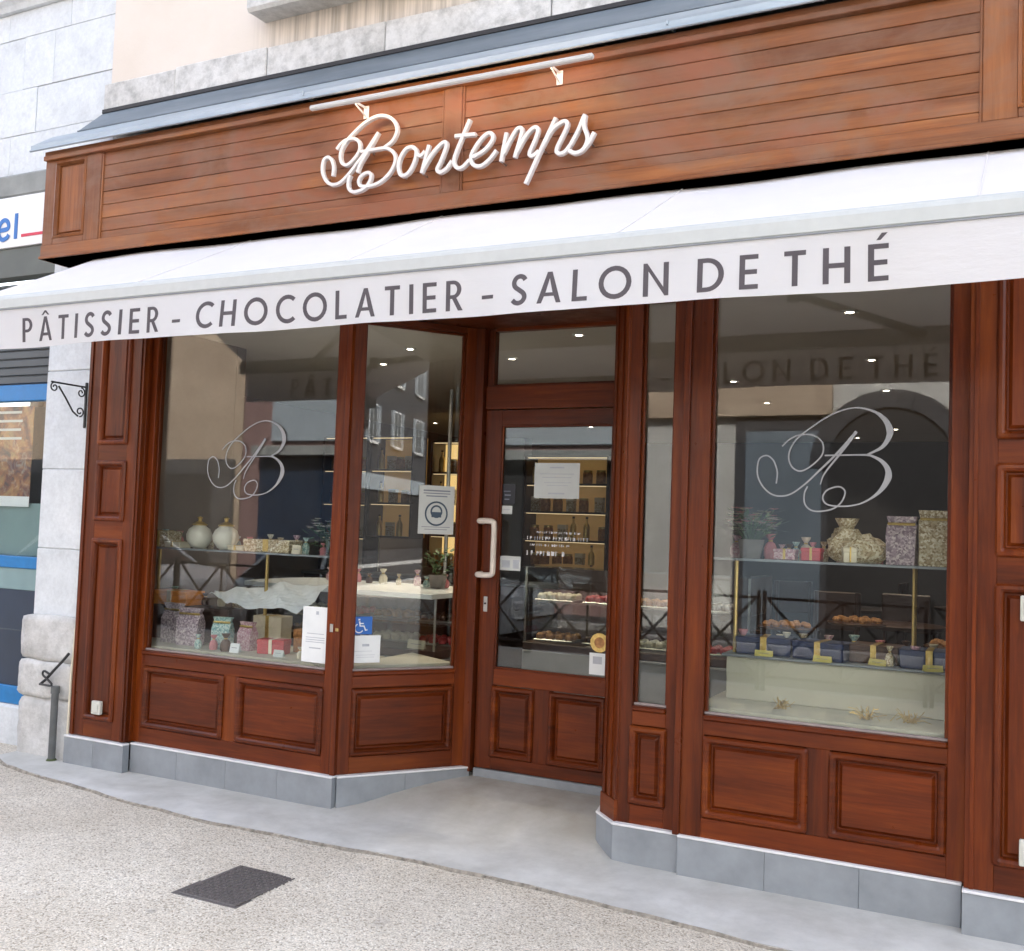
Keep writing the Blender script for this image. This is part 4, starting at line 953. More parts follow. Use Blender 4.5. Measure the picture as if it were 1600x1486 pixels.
# window decks
def deck(label, pts, z0, z1, mat='deck_cream'):
    o = thing('display_deck', label, 'display platform', (pts[0][0], pts[0][1], z0))
    n = len(pts); vs = [(x, y, z0) for x, y in pts] + [(x, y, z1) for x, y in pts]
    MB().add(vs, [list(range(n))[::-1], [n + k for k in range(n)]] + [[k, (k + 1) % n, n + (k + 1) % n, n + k] for k in range(n)]).build('board', mat, o); return o
deck('cream display deck inside the monogram window nearest the stone pier', [(-5.22, .085), (-3.42, .085), (-3.42, .62), (-5.22, .62)], .60, .655)
deck('cream display deck behind the slanted porch pane', [(-3.40, .10), (-2.96, .66), (-3.40, .9)], .60, .653)
deck('cream display deck inside the larger monogram window', [(-1.36, .085), (.30, .085), (.30, 1.0), (-1.36, 1.0)], .60, .657)
def shelf(label, x0, x1, y0, y1, z, posts):
    o = thing('glass_shelf', label, 'shelf', ((x0 + x1) / 2, y0, .66))
    MB().box(x0, x1, -y1, -y0, z - .010, z, ch=.001).build('board', 'glass', o)
    MB().box(x0, x1, -y0 - .004, -y0 + .001, z - .013, z - .001, ch=.001).build('edge', 'counter_grey', o)
    for (x, y) in posts: MB().tube([(x, y, .656), (x, y, z - .010)], .011, 8).build('post', 'brass', o)
    return o
shelf('long glass shelf on brass posts across the monogram window nearest the stone pier', -5.18, -3.50, .28, .60, 1.25, ((-5.1, .45), (-4.2, .45), (-3.56, .45)))
shelf('glass shelf on brass posts across the larger monogram window', -1.34, .25, .28, .66, 1.345, ((-1.28, .5), (-.45, .5), (.2, .5)))
o = thing('display_riser', 'cream display riser box inside the larger monogram window', 'display riser', (-.75, .42, .657)); MB().box(-1.30, .25, -.80, -.42, .657, .862, ch=.004).build('box', 'deck_cream', o)
MB().box(-1.32, .27, -.82, -.40, .862, .874, ch=.002).build('top', 'counter_grey', o)
# ---- goods
def gift_bag(name, label, w, h, d, mat, loc, rz=0, group=None):
    o = thing(name, label, 'gift bag', loc, group, local=True, rz=rz)
    R_ = lambda z, fx, fy: [(-w / 2 * fx, -d / 2 * fy, z), (w / 2 * fx, -d / 2 * fy, z), (w / 2 * fx, d / 2 * fy, z), (-w / 2 * fx, d / 2 * fy, z)]
    rings = [R_(0, .94, 1), R_(h * .6, 1, .95), R_(h * .82, 1, .35), R_(h * .86, .9, .3), R_(h, 1.02, .5)]
    vs = [p for r in rings for p in r]; fs = [[3, 2, 1, 0]] + [[i * 4 + k, i * 4 + (k + 1) % 4, (i + 1) * 4 + (k + 1) % 4, (i + 1) * 4 + k] for i in range(4) for k in range(4)] + [[16, 17, 18, 19]]
    MB().add(vs, fs).build('bag', mat, o)
    MB().tube([(-w * .46, -d * .2, h * .84), (0, -d * .26, h * .84), (w * .46, -d * .2, h * .84)], .007, 6).build('ribbon', 'gold_foil', o)
    return o
def gift_box(name, label, w, h, d, mat, loc, rz=0, rib='gold_foil'):
    o = thing(name, label, 'gift box', loc, None, local=True, rz=rz)
    MB().box(-w / 2, w / 2, -d / 2, d / 2, 0, h * .75, ch=.003).build('base', mat, o); MB().box(-w / 2 - .003, w / 2 + .003, -d / 2 - .003, d / 2 + .003, h * .66, h, ch=.004).build('lid', mat, o)
    MB().box(-w * .06, w * .06, -d / 2 - .005, d / 2 + .005, .002, h + .002, ch=.0006).build('ribbon', rib, o); return o
def jar(label, loc, s=1.0, mat='jar_white'):
    o = thing('round_jar', label, 'jar', loc, None, local=True)
    MB().lathe([(.03, 0), (.05, .008), (.078, .05), (.082, .085), (.068, .12), (.045, .137), (.04, .145)], 20).build('body', mat, o)
    l_ = MB().lathe([(.047, .145), (.05, .152), (.03, .165), (.012, .172), (.012, .185), (.018, .195), (.0, .205)], 16).build('lid', 'gold_foil', o); o.scale = (s, s, s); return o
def card(label, loc, w=.07, h=.05, mat='paper', rz=0):
    o = thing('price_card', label, 'price card', loc, None, local=True, rz=rz)
    MB().add([(-w / 2, -.012, 0), (w / 2, -.012, 0), (w / 2, 0, h), (-w / 2, 0, h), (w / 2, .015, 0), (-w / 2, .015, 0)], [[0, 1, 2, 3], [3, 2, 4, 5]]).build('tent', mat, o)
    MB().box(-w * .3, w * .3, .0065, .0075, h * .5, h * .56, ch=.0001).build('text_line', 'ink', o); return o
def flowers(name, label, loc, n, r, h, mats, pot=True, leafy=40):
    o = thing(name, label, 'plant', loc, None, local=True); rnd = random.Random(hash(label) % 1000 if False else len(label) * 7 + n)
    ph = .09 if pot else .02
    if pot: MB().lathe([(.045, 0), (.05, .005), (.065, .085), (.068, .09), (.058, .09), (.055, .07)], 16).build('pot', 'terracotta', o)
    st_, lf, bl = MB(), MB(), [MB() for _ in mats]
    for i in range(n):
        a = rnd.uniform(0, 6.283); rr = r * math.sqrt(rnd.random()); z = h * rnd.uniform(.55, 1); e = Vector((rr * math.cos(a), rr * math.sin(a), z))
        st_.tube([(0, 0, ph * .6), (e.x * .4, e.y * .4, z * .6), e], .002, 4)
        m_ = bl[i % len(mats)]
        for k in range(6):
            b = k * 1.047 + i; p = e + Vector((math.cos(b), math.sin(b), .25)) * .018; q = Vector((-math.sin(b), math.cos(b), 0)) * .010
            m_.add([e, p + q, p + Vector((math.cos(b), math.sin(b), .2)) * .012, p - q], [[0, 1, 2, 3]])
    for i in range(leafy):
        a = rnd.uniform(0, 6.283); rr = r * math.sqrt(rnd.random()) * 1.05; z = ph + (h - ph) * rnd.uniform(.05, .9); e = Vector((rr * math.cos(a), rr * math.sin(a), z)); d = Vector((math.cos(a + .5), math.sin(a + .5), rnd.uniform(-.3, .7))).normalized(); q = d.cross(Vector((0, 0, 1))).normalized() * .012
        lf.add([e, e + d * .025 + q, e + d * .06, e + d * .025 - q], [[0, 1, 2, 3]])
    st_.build('stems', 'leaf_green', o); lf.build('leaves', 'leaf_green', o)
    for m_, mt in zip(bl, mats):
        if m_.v: m_.build('blossoms', mt, o)
    return o
# left window, lower deck
zl = .655
gift_bag('gift_bag', 'tall lilac patterned gift bag on the lower deck beside the teal bag', .16, .23, .08, 'bag_lilac', (-4.62, .26, zl), .1)
gift_bag('gift_bag', 'lilac patterned gift bag at the pier end of the lower deck', .16, .245, .08, 'bag_lilac', (-4.80, .30, zl), -.15)
gift_bag('gift_bag', 'teal patterned gift bag on the lower deck', .12, .19, .07, 'bag_teal', (-4.36, .26, zl), .2)
gift_bag('gift_bag', 'rose patterned gift bag between the teal bag and the red packet', .11, .17, .07, 'bag_rose', (-4.20, .30, zl), -.1)
gift_box('gift_box', 'low red packet on the lower deck by the porch end', .17, .085, .10, 'red_pack', (-3.98, .28, zl), .25, 'cream')
gift_box('gift_box', 'orange cloth-covered box high behind the lilac bags', .30, .09, .16, 'orange_cloth', (-4.95, .48, zl + .22)); 
o = thing('display_riser', 'dark riser block behind the lilac bags', 'display riser', (-4.85, .48, zl)); MB().box(-5.18, -4.45, -.58, -.40, zl, zl + .22).build('block', 'counter_dark', o)
gift_box('gift_box', 'brown chocolate box behind the red packet', .26, .14, .14, 'pastry', (-3.80, .46, zl), -.1)
gift_box('gift_box', 'cream box standing between brown box and teal bag', .20, .20, .12, 'cream', (-4.16, .48, zl), .1)
card('white price card in front of the teal bag', (-4.17, .16, zl), .07, .055)
card('pale price card by the red packet', (-3.86, .18, zl), .07, .04, 'paper_grey')
# left window, glass shelf
zs_ = 1.25
jar('white round lidded jar on the long glass shelf, pier side of the pair', (-4.72, .40, zs_)); jar('white round lidded jar on the long glass shelf, porch side of the pair', (-4.50, .40, zs_))
gift_box('gift_box', 'gold foil box at the pier end of the long glass shelf', .17, .10, .12, 'bag_gold', (-5.03, .42, zs_)); gift_box('gift_box', 'flat cream box beside the pair of round jars', .13, .035, .10, 'cream', (-4.88, .38, zs_))
gift_box('gift_box', 'long low gold box in the middle of the long glass shelf', .34, .075, .14, 'bag_gold', (-4.14, .42, zs_), .05); gift_box('gift_box', 'small flat cream box between jar and long gold box', .12, .03, .1, 'cream', (-4.36, .38, zs_))
flowers('flower_arrangement', 'silvery dried flower bunch at the porch end of the long glass shelf', (-3.70, .42, zs_), 46, .13, .21, ('blossom', 'cream'), False, 60)
card('small cream card on the long glass shelf', (-3.90, .35, zs_), .06, .05, 'cream')
o = thing('paper_sheet', 'pale crumpled sheet of paper lying over the boxes low in the pier-side window', 'paper sheet', (-4.2, .4, .93)); vs = []; fs = []; NX, NYs = 26, 9
rs_ = random.Random(2)
for i in range(NX + 1):
    for j in range(NYs + 1):
        a = i / NX; b = j / NYs; wd = .25 + .75 * min(1, a * 2.2)
        x = -4.66 + .90 * a + .02 * math.sin(b * 5); y = .20 + .33 * (1 - wd * (1 - b)); z = .925 + .13 * (1 - wd * (1 - b)) * min(1, .35 + a) + .010 * math.sin(a * 17 + b * 4) + .006 * math.sin(b * 15 + a * 30) + rs_.uniform(-.003, .003)
        vs.append((x, y, z))
for i in range(NX):
    for j in range(NYs): fs.append([i * (NYs + 1) + j, (i + 1) * (NYs + 1) + j, (i + 1) * (NYs + 1) + j + 1, i * (NYs + 1) + j + 1])
MB().add(vs, fs).build('sheet', 'paper', o)
sach = {}
def sachets(spots, z, where, group):
    for k, (x, y) in enumerate(spots):
        mt, nm = (('bag_rose', 'rose'), ('bag_gold', 'gold'), ('cream', 'cream'), ('chocolate', 'brown'), ('petal_pink', 'pink'), ('bag_teal', 'teal'))[(k * 5 + len(where)) % 6]
        lab = 'small %s sweet packet tied with ribbon %s' % (nm, where)
        if mt not in sach:
            p = thing('sweet_packet', lab, 'sweet packet', (x, y, z), group, local=True); sach[mt] = p
            pr = [(.030, 0), (.036, .012), (.036, .045), (.026, .066), (.008, .078), (.010, .082), (.026, .102), (.030, .112)]
            MB().lathe(pr, 9).build('bag', mt, p); MB().lathe([(.011, .075), (.014, .079), (.011, .084)], 8).build('ribbon', 'gold_foil', p); q = p
        else: q = copy_tree(sach[mt], (x, y, z), 0, lab); q['group'] = group
        q.location = (x, y, z); sc_ = random.uniform(.62, .95); q.scale = (sc_, sc_ * .8, sc_ * random.uniform(.85, 1.2)); q.rotation_euler.z = random.uniform(0, 3)
sachets([(-5.12 + i * .098 + random.uniform(-.02, .02), .53 + random.uniform(-.02, .02)) for i in range(16)], 1.25, 'on the long glass shelf', 'sweet packets on the long glass shelf')
sachets([(-4.46 + i * .105, .17 + random.uniform(-.02, .03)) for i in range(3)] + [(-3.72 + i * .085, .20 + .04 * (i % 2)) for i in range(2)], .655, 'on the lower deck by the stone pier', 'sweet packets on the lower deck')
sachets([(-1.30 + i * .085, .58 + random.uniform(-.02, .02)) for i in range(12)] + [(-1.06 + i * .075, .47 + random.uniform(-.04, .04)) for i in range(3)], 1.345, 'on the shelf of the larger monogram window', 'sweet packets on the shorter glass shelf')
sachets([(-1.22 + i * .12, .68 + random.uniform(-.02, .02)) for i in range(9)], .874, 'behind the chocolate boxes on the riser', 'sweet packets on the riser')
sachets([(-4.60 + i * .125, 1.62 + random.uniform(-.05, .05)) for i in range(10)], 1.016, 'on the white counter top', 'sweet packets on the white counter')
sachets([(-1.24 + i * .10, .50 + .03 * (i % 3)) for i in range(3)] + [(-.55 + i * .11, .46) for i in range(2)], .874, 'wedged between the chocolate boxes', 'sweet packets between the chocolate boxes')
sachets([(-5.05 + i * .135, .55) for i in range(5)], .876, 'on the dark riser block', 'sweet packets on the dark riser block')
# right window
zr = 1.345
flowers('flower_arrangement', 'pale flower arrangement on the glass shelf of the larger monogram window', (-1.20, .45, zr), 60, .14, .24, ('blossom', 'petal_pink', 'cream'), True, 70)
o = thing('gift_pouch', 'crumpled gold cellophane pouch bulging on the glass shelf', 'gift bag', (-.70, .46, zr), None, local=True); rp_ = random.Random(8)
bm = bmesh.new(); bmesh.ops.create_icosphere(bm, subdivisions=3, radius=1)
for v_ in bm.verts:
    k = 1 + rp_.uniform(-.10, .10); q = v_.co.copy(); zz_ = max(-.75, q.z); v_.co = Vector((q.x * .145 * k, q.y * .085 * k, (zz_ + .75) * .085 * k * (1.15 if q.x < 0 else .9)))
me = bpy.data.meshes.new('pouch'); bm.to_mesh(me); bm.free(); me.materials.append(M['bag_gold']); link('pouch', me, o)
MB().lathe([(.02, .13), (.026, .15), (.05, .19), (.056, .205)], 9, (-.05, 0, 0)).build('neck', 'bag_gold', o)
gift_bag('gift_bag', 'lilac gift bag next to the gold patterned bag', .13, .22, .08, 'bag_lilac', (-.50, .42, zr), -.1)
gift_bag('gift_bag', 'gold patterned gift bag at the pilaster end of the glass shelf', .14, .25, .08, 'bag_gold', (-.36, .42, zr), .1)
gift_box('gift_box', 'small rose box beside the flower arrangement', .10, .05, .08, 'bag_rose', (-1.02, .40, zr)); gift_box('gift_box', 'small red box in the middle of the glass shelf', .09, .06, .08, 'red_pack', (-.90, .42, zr))
gift_box('gift_box', 'tiny white box before the gold pouch', .06, .07, .06, 'cream', (-.72, .34, zr), .3); gift_box('gift_box', 'flat pink box lying between rose and red boxes', .10, .03, .09, 'petal_pink', (-.97, .50, zr))
zz = .874
for i, (x, y, w, mt) in enumerate(((-1.14, .55, .26, 'blue_box'), (-.86, .52, .24, 'blue_box'), (-.62, .58, .22, 'chocolate'), (-.38, .52, .25, 'blue_box'), (-.12, .55, .24, 'blue_box'))):
    gift_box('chocolate_box', ['dark blue chocolate box at the porch end of the cream riser', 'dark blue chocolate box next to the brown one, porch side', 'brown chocolate box between two dark blue ones', 'dark blue chocolate box next to the brown one, pilaster side', 'dark blue chocolate box at the pilaster end of the cream riser'][i], w, .085, .17, mt, (x, y, zz), random.uniform(-.15, .15))
    card(['yellow card', 'yellow card', 'pale yellow card', 'yellow card', 'yellow card'][i] + ' leaning before ' + ['the end blue chocolate box on the porch side', 'the second blue chocolate box', 'the brown chocolate box', 'the third blue chocolate box', 'the end blue chocolate box by the pilaster'][i], (x + .02, y - .125, zz), .085, .028, 'yellow_card', random.uniform(-.4, .4))
for i, (x, y) in enumerate(((-1.0, .25), (-.62, .22), (-.44, .24))):
    o = thing('straw_twist', ['tuft of golden straw on the deck by the porch end', 'tuft of golden straw in the middle of the deck', 'tuft of golden straw on the deck by the pilaster'][i], 'decoration', (x, y, .657), None, local=True); mb = MB()
    for k in range(26):
        a = random.uniform(0, 6.28); r = random.uniform(.02, .10); mb.tube([(0 + random.uniform(-.03, .03), random.uniform(-.02, .02), .004), (r * math.cos(a) * .6, r * math.sin(a) * .4, random.uniform(.01, .05)), (r * math.cos(a), r * math.sin(a) * .6, random.uniform(.004, .06))], .0016, 3)
    mb.build('straws', 'brass', o)
# stands and sweets low behind
for i, (x, y, h) in enumerate(((-1.12, .95, .30), (-.78, 1.05, .34), (-.30, .98, .26))):
    o = thing('cake_stand', ['brown cake stand loaded with chocolates behind the blue boxes, porch end', 'tall brown cake stand loaded with chocolates behind the brown box', 'brown cake stand loaded with chocolates behind the blue boxes, pilaster end'][i], 'cake stand', (x, y, .874 if y < .82 else .657), None, local=True)
    MB().lathe([(.07, 0), (.07, .01), (.015, .03), (.012, h), (.14, h + .01), (.15, h + .02), (.14, h + .025)], 18).build('stand', 'chocolate', o)
    mb = MB()
    for k in range(14):
        a = k * 2.4; r = .115 * math.sqrt((k + .5) / 14); mb.lathe([(.018, 0), (.022, .012), (.012, .026), (.0, .028)], 8, (r * math.cos(a), r * math.sin(a), h + .025))
    mb.build('chocolates', 'pastry', o)
# pastry counters with glass fronts
def vitrine(label, x0, x1, y0, y1, z1, zs=.93, white=False):
    o = thing('pastry_counter', label, 'counter', ((x0 + x1) / 2, y0, .045))
    b = MB().box(x0, x1, -y1, -y0, .045, .60, ch=.006).build('base', 'counter_grey', o)
    MB().box(x0, x1, -y1, -y0 - .001, .602, .655, ch=.004).build('shelf', 'counter_dark', o)
    MB().box(x0 + .02, x1 - .02, -y1 + .02, -y0 - .06, zs, zs + .008, ch=.001).build('shelf', 'glass', o)
    MB().box(x0, x1, -y0 - .008, -y0, .655, z1, ch=.001).build('pane', 'glass', o)
    if white:      # enamelled top with a swept rounded end
        pts = [(x1, y0 - .06), (x1, y1)] + [(x0 - .10 + .10 * math.cos(math.radians(a)) , (y0 + y1) / 2 + (y1 - y0) / 2 * math.sin(math.radians(a))) for a in (90, 120, 150, 180, 210, 240)] + [(x0 + .25, y0 - .02), (x0 + .6, y0 - .06)]
        n = len(pts); MB().add([(a, b, z1) for a, b in pts] + [(a, b, z1 + .03) for a, b in pts], [list(range(n)), [n + k for k in range(n)]] + [[k, (k + 1) % n, n + (k + 1) % n, n + k] for k in range(n)]).build('top', 'enamel', o)
    else: MB().box(x0, x1, -y1, -y0, z1, z1 + .012, ch=.001).build('top', 'glass', o)
    MB().box(x0, x1, -y1 - .02, -y1, .655, z1, ch=.002).build('back', 'counter_dark', o)
    for x in (x0 + .012, (x0 + x1) / 2, x1 - .012): MB().box(x - .008, x + .008, -y0 - .016, -y0 - .010, .655, z1, ch=.001).build('mullion', 'steel', o)
    return o
vitrine('glass pastry counter seen through the slanted porch pane', -4.75, -3.30, 1.0, 1.85, .985, .80, True)
vitrine('glass pastry counter facing the shop door', -3.15, -1.55, 1.95, 2.55, 1.18)
tray_kinds = [('pastry', 'gold pastries'), ('chocolate', 'dark chocolate cakes'), ('cream', 'cream cakes'), ('red_pack', 'red fruit tarts')]
def tray(label, loc, mat, w=.30, d=.22, seedk=0):
    o = thing('cake_tray', label, 'tray of cakes', loc, None, local=True)
    MB().box(-w / 2, w / 2, -d / 2, d / 2, 0, .012, ch=.004).build('tray', 'steel', o)
    for i in range(4):
        for j in range(3):
            k = MB().lathe([(.026, .0), (.030, .012), (.027, .03), (.014, .042), (.0, .044)], 9, (-w / 2 + w * (i + .5) / 4, -d / 2 + d * (j + .5) / 3, .012)).build('cake', mat, o)
    return o
for (x0, y0, nm) in ((-4.58, 1.40, 'porch pane'), (-2.98, 2.2, 'door')):
    for lv, z in ((0, .656), (1, .939 if nm == 'door' else .809)):
        for i in range(4):
            mt, ds = tray_kinds[(i + lv * 2) % 4]
            tray('%s on the %s shelf of the counter by the %s' % (ds, ['lower', 'upper'][lv], nm), (x0 + i * .37, y0, z), mt)
for i in range(4): card(['cream price card before the gold pastries', 'cream price card before the chocolate cakes', 'cream price card before the cream cakes', 'cream price card before the red fruit tarts'][i] + ' in the counter by the porch pane', (-4.58 + i * .37, 1.06, .657), .13, .055, 'cream')
flowers('potted_plant', 'leafy green pot plant standing on the pastry counter by the porch pane', (-3.62, 1.55, 1.016), 4, .10, .27, ('leaf_green',), True, 90)
# tall steel pole with shelf above the counter
o = thing('display_pole', 'thin upright steel pole carrying a glass shelf beside the pastry counter', 'pole', (-3.72, 1.9, .045))
MB().tube([(-3.78, 1.92, .045), (-3.78, 1.92, 2.45)], .014, 10).build('pole', 'steel', o); MB().lathe([(.09, 0), (.09, .008), (.02, .014)], 16, (-3.78, 1.92, .045)).build('foot', 'steel', o)
MB().box(-4.1, -3.45, -2.1, -1.9, 1.60, 1.608, ch=.001).build('shelf', 'glass', o)
# lit wall cabinets at the back
def bottle_proto(kind):
    o = thing('jar_on_shelf', 'x', 'jar', (0, 0, -20), 'jars and bottles in the lit wall cabinets', local=True)
    if kind == 0: MB().lathe([(.03, 0), (.034, .005), (.034, .13), (.026, .16), (.012, .18), (.012, .22)], 10).build('body', 'gold_foil', o); MB().lathe([(.014, .22), (.014, .24), (.0, .242)], 8).build('cap', 'chocolate', o)
    if kind == 1: MB().lathe([(.045, 0), (.05, .006), (.05, .11), (.042, .12)], 12).build('body', 'pastry', o); MB().lathe([(.046, .12), (.046, .14), (.0, .145)], 12).build('lid', 'brass', o)
    if kind == 2: MB().box(-.045, .045, -.03, .03, 0, .15, ch=.003).build('body', 'bag_gold', o); MB().box(-.047, .047, -.032, .032, .11, .153, ch=.003).build('lid', 'cream', o)
    return o
protos = [bottle_proto(k) for k in range(3)]; used = [False] * 3; rr = random.Random(11)
plabel = ['slim gold bottle on a shelf of the ', 'squat brown lidded jar on a shelf of the ', 'upright gold patterned box on a shelf of the ']
def cabinet(label, x0, x1, y, z0, z1, ns_, back, where):
    o = thing('wall_cabinet', label, 'cabinet', ((x0 + x1) / 2, y, z0))
    c = MB().box(x0, x1, -y - .30, -y - .28, z0, z1, ch=.003).build('back', back, o)
    MB().box(x0, x0 + .025, -y - .28, -y, z0, z1, ch=.003).build('side', 'counter_dark', o); MB().box(x1 - .025, x1, -y - .28, -y, z0, z1, ch=.003).build('side', 'counter_dark', o)
    dz = (z1 - z0) / ns_
    for k in range(ns_ + 1):
        MB().box(x0 + .025, x1 - .025, -y - .28, -y, z0 + k * dz - .012, z0 + k * dz + .008, ch=.002).build('shelf', 'counter_dark', o)
        if k: MB().box(x0 + .03, x1 - .03, -y - .05, -y - .02, z0 + k * dz - .020, z0 + k * dz - .013, ch=.001).build('light_strip', 'strip_glow', o)
        if k < ns_:
            x = x0 + .09
            while x < x1 - .08:
                kd = rr.choice((0, 1, 1, 2)); p = protos[kd]
                if used[kd]: p = copy_tree(p, (0, 0, 0))
                used[kd] = True; p.location = (x, y + .12 + rr.uniform(-.03, .04), z0 + k * dz + .009); p['label'] = plabel[kd] + where; x += rr.uniform(.115, .17)
    return o
cabinet('lit shelf cabinet on the back wall farthest from the door', -7.25, -6.62, 5.0, .9, 2.42, 4, 'cream', 'lit cabinet farthest from the door')
cabinet('lit shelf cabinet of golden jars seen through the slanted porch pane', -6.60, -6.02, 5.0, 1.30, 2.42, 3, 'shelf_glow_dim', 'lit cabinet behind the slanted porch pane')
cabinet('bright yellow backlit cabinet beside the steel pole', -5.80, -5.28, 5.0, 1.0, 2.36, 4, 'shelf_glow', 'bright yellow backlit cabinet')
cabinet('lit shelf cabinet of gold goods behind the door notice', -4.66, -3.72, 5.0, 1.05, 2.2, 4, 'shelf_glow_dim', 'lit cabinet behind the door notice')
MB().box(-5.2, -4.72, -5.3, -5.1, .05, 2.4).build('partition', 'counter_grey', tag(thing('partition', 'grey-blue panel between the lit back cabinets', 'panel', (-4.95, 5.2, .05)), 'grey-blue panel between the lit back cabinets', 'panel'))
o = thing('back_counter', 'long dark sideboard under the lit back cabinets', 'counter', (-5.4, 4.8, .045)); MB().box(-7.25, -3.7, -5.3, -4.75, .045, .86, ch=.006).build('body', 'counter_dark', o); MB().box(-7.27, -3.68, -5.3, -4.72, .86, .89, ch=.004).build('top', 'counter_grey', o)
# tea room tables at the back right
tb = thing('tea_table', 'small round dark tea table at the back of the shop', 'table', (-.9, 4.4, .045), 'tea room tables', local=True)
MB().lathe([(.22, 0), (.22, .02), (.03, .05), (.03, .68), (.34, .70), (.35, .725), (.34, .73)], 24).build('table', 'counter_dark', tb)
copy_tree(tb, (-1.5, 6.2, .045)); copy_tree(tb, (-.5, 7.2, .045))
ch_ = thing('tea_chair', 'dark wooden chair at a round tea table', 'chair', (-1.45, 4.5, .045), 'tea room chairs', local=True)
MB().box(-.2, .2, -.2, .2, .43, .47, ch=.01).build('seat', 'counter_dark', ch_); MB().box(-.2, .2, -.2, -.17, .62, .95, ch=.01).build('backrest', 'counter_dark', ch_)
for a in (-1, 1):
    for b in (-1, 1): MB().tube([(a * .17, b * .17, 0), (a * .17, b * .17, .43 if b < 0 else .95)], .018, 8).build('leg', 'counter_dark', ch_)
for x, y, rz in ((-.9, 5.1, 3.1), (-2.1, 6.3, .4), (-1.0, 7.4, 1.5)): copy_tree(ch_, (x, y, .045), rz)

# ================================================================ ACROSS THE STREET (seen mirrored in the panes)
OY = 12.5
FO = Fr(0, -OY, math.pi)       # faces the shop: u runs to -x, w towards +y
def fo(x0, x1): return (-x1, -x0)
def obox(name, x0, x1, w0, w1, z0, z1, mat, parent, ch=.01):
    a, b = fo(x0, x1); return MB().box(a, b, w0, w1, z0, z1, FO, ch).build(name, mat, parent)
def facade(label, x0, x1, h, mat, rows, cols, zf):
    o = thing('street_house', label, 'building', ((x0 + x1) / 2, -OY, -.18))
    obox('wall', x0, x1, -.6, 0, -.2, h, mat, o)
    cw = (x1 - x0) / cols
    for r in range(rows):
        for c in range(cols):
            xc = x0 + cw * (c + .5); z0 = zf + r * 2.9
            if z0 + 1.7 > h: continue
            f = obox('window', xc - .52, xc + .52, 0, .03, z0, z0 + 1.7, 'white_trim', o)
            obox('pane', xc - .46, xc - .03, .03, .034, z0 + .06, z0 + 1.64, 'car_glass', f, .001); obox('pane', xc + .03, xc + .46, .03, .034, z0 + .06, z0 + 1.64, 'car_glass', f, .001)
            obox('sill', xc - .6, xc + .6, 0, .12, z0 - .1, z0, 'limestone_grey', f)
            for s_ in (-1, 1): obox('shutter', xc + s_ * .79 - .24, xc + s_ * .79 + .24, 0, .04, z0, z0 + 1.7, 'counter_grey', f)
    obox('cornice', x0, x1, 0, .3, h - .25, h, mat, o)
    return o
hA = facade('tan plastered house across the street, mirrored beyond the awning end', -27, -15.15, 10.6, 'opposite_plaster', 2, 4, 5.9)
obox('shopfront', -26, -15.3, 0, .06, -.1, 2.72, 'opposite_grey', hA); obox('shop_window', -25, -19.5, .06, .07, .3, 2.4, 'dark_void', hA); obox('shop_window', -19, -15.9, .06, .07, .3, 2.4, 'dark_void', hA)
hB = facade('rose plastered house with a grey sign band across the street', -15.13, -6.12, 11.2, 'opposite_rose', 2, 3, 5.0)
obox('sign_band', -14.3, -6.3, 0, .08, 3.1, 4.05, 'band_grey', hB); obox('shop_window', -14.6, -11, 0, .04, .5, 2.75, 'navy_panel', hB); obox('shop_window', -10.4, -6.6, 0, .04, .3, 2.75, 'dark_void', hB)
obox('awning_band', -14.6, -6.3, 0, .35, 2.78, 2.98, 'lintel_grey', hB)
hC = facade('grey stone house with a dark arched gateway across the street', -6.1, 7.5, 11.0, 'opposite_stone', 2, 4, 5.1)
obox('cornice', -6.1, -2.8, 0, .14, 3.45, 3.98, 'opposite_plaster', hC)
obox('gate_panel', -4.2, -2.95, .05, .08, -.2, 3.2, 'gate_blue', hC); obox('gate_wall', -4.38, 3.4, 0, .05, -.2, 3.44, 'opposite_grey', hC)
mb = MB(); pts = [(-.95, 0), (.95, 0)] + [(.95 * math.cos(a), 2.75 + .95 * math.sin(a)) for a in [math.pi * i / 14 for i in range(15)]]
mb.extrude_profile([(0, 0)], 0, 1) if False else None
vsx = [FO(1.9 + a, .06, b - .15) for a, b in pts] + [FO(1.9 + a, .045, b - .15) for a, b in pts]; n = len(pts)
MB().add(vsx, [list(range(n)), list(range(2 * n - 1, n - 1, -1))] + [[k, (k + 1) % n, n + (k + 1) % n, n + k] for k in range(n)]).build('gateway', 'dark_void', hC)
for i in range(15):
    a = math.pi * (i + .5) / 15; c_, s_ = math.cos(a), math.sin(a)
    q = [(r * math.cos(a + d), 2.6 + r * math.sin(a + d)) for r, d in ((.97, -.10), (1.25, -.10), (1.25, .10), (.97, .10))]
    MB().add([FO(1.9 + x, .10, z) for x, z in q] + [FO(1.9 + x, .05, z) for x, z in q], [[0, 1, 2, 3], [0, 1, 5, 4], [1, 2, 6, 5], [2, 3, 7, 6], [3, 0, 4, 7]]).build('voussoir', 'opposite_grey', hC)
hD = facade('far plain grey house closing the street on the pilaster side', 7.52, 18, 10.8, 'opposite_stone', 2, 3, 5.0)
hE = facade('long dark grey terrace far down the street beyond the grey house', 18.02, 75, 11.4, 'opposite_grey', 2, 16, 5.0)
obox('shop_band', 18.2, 74, 0, .1, 2.9, 3.6, 'band_grey', hE); obox('shop_windows', 18.2, 74, 0, .05, .3, 2.8, 'dark_void', hE)
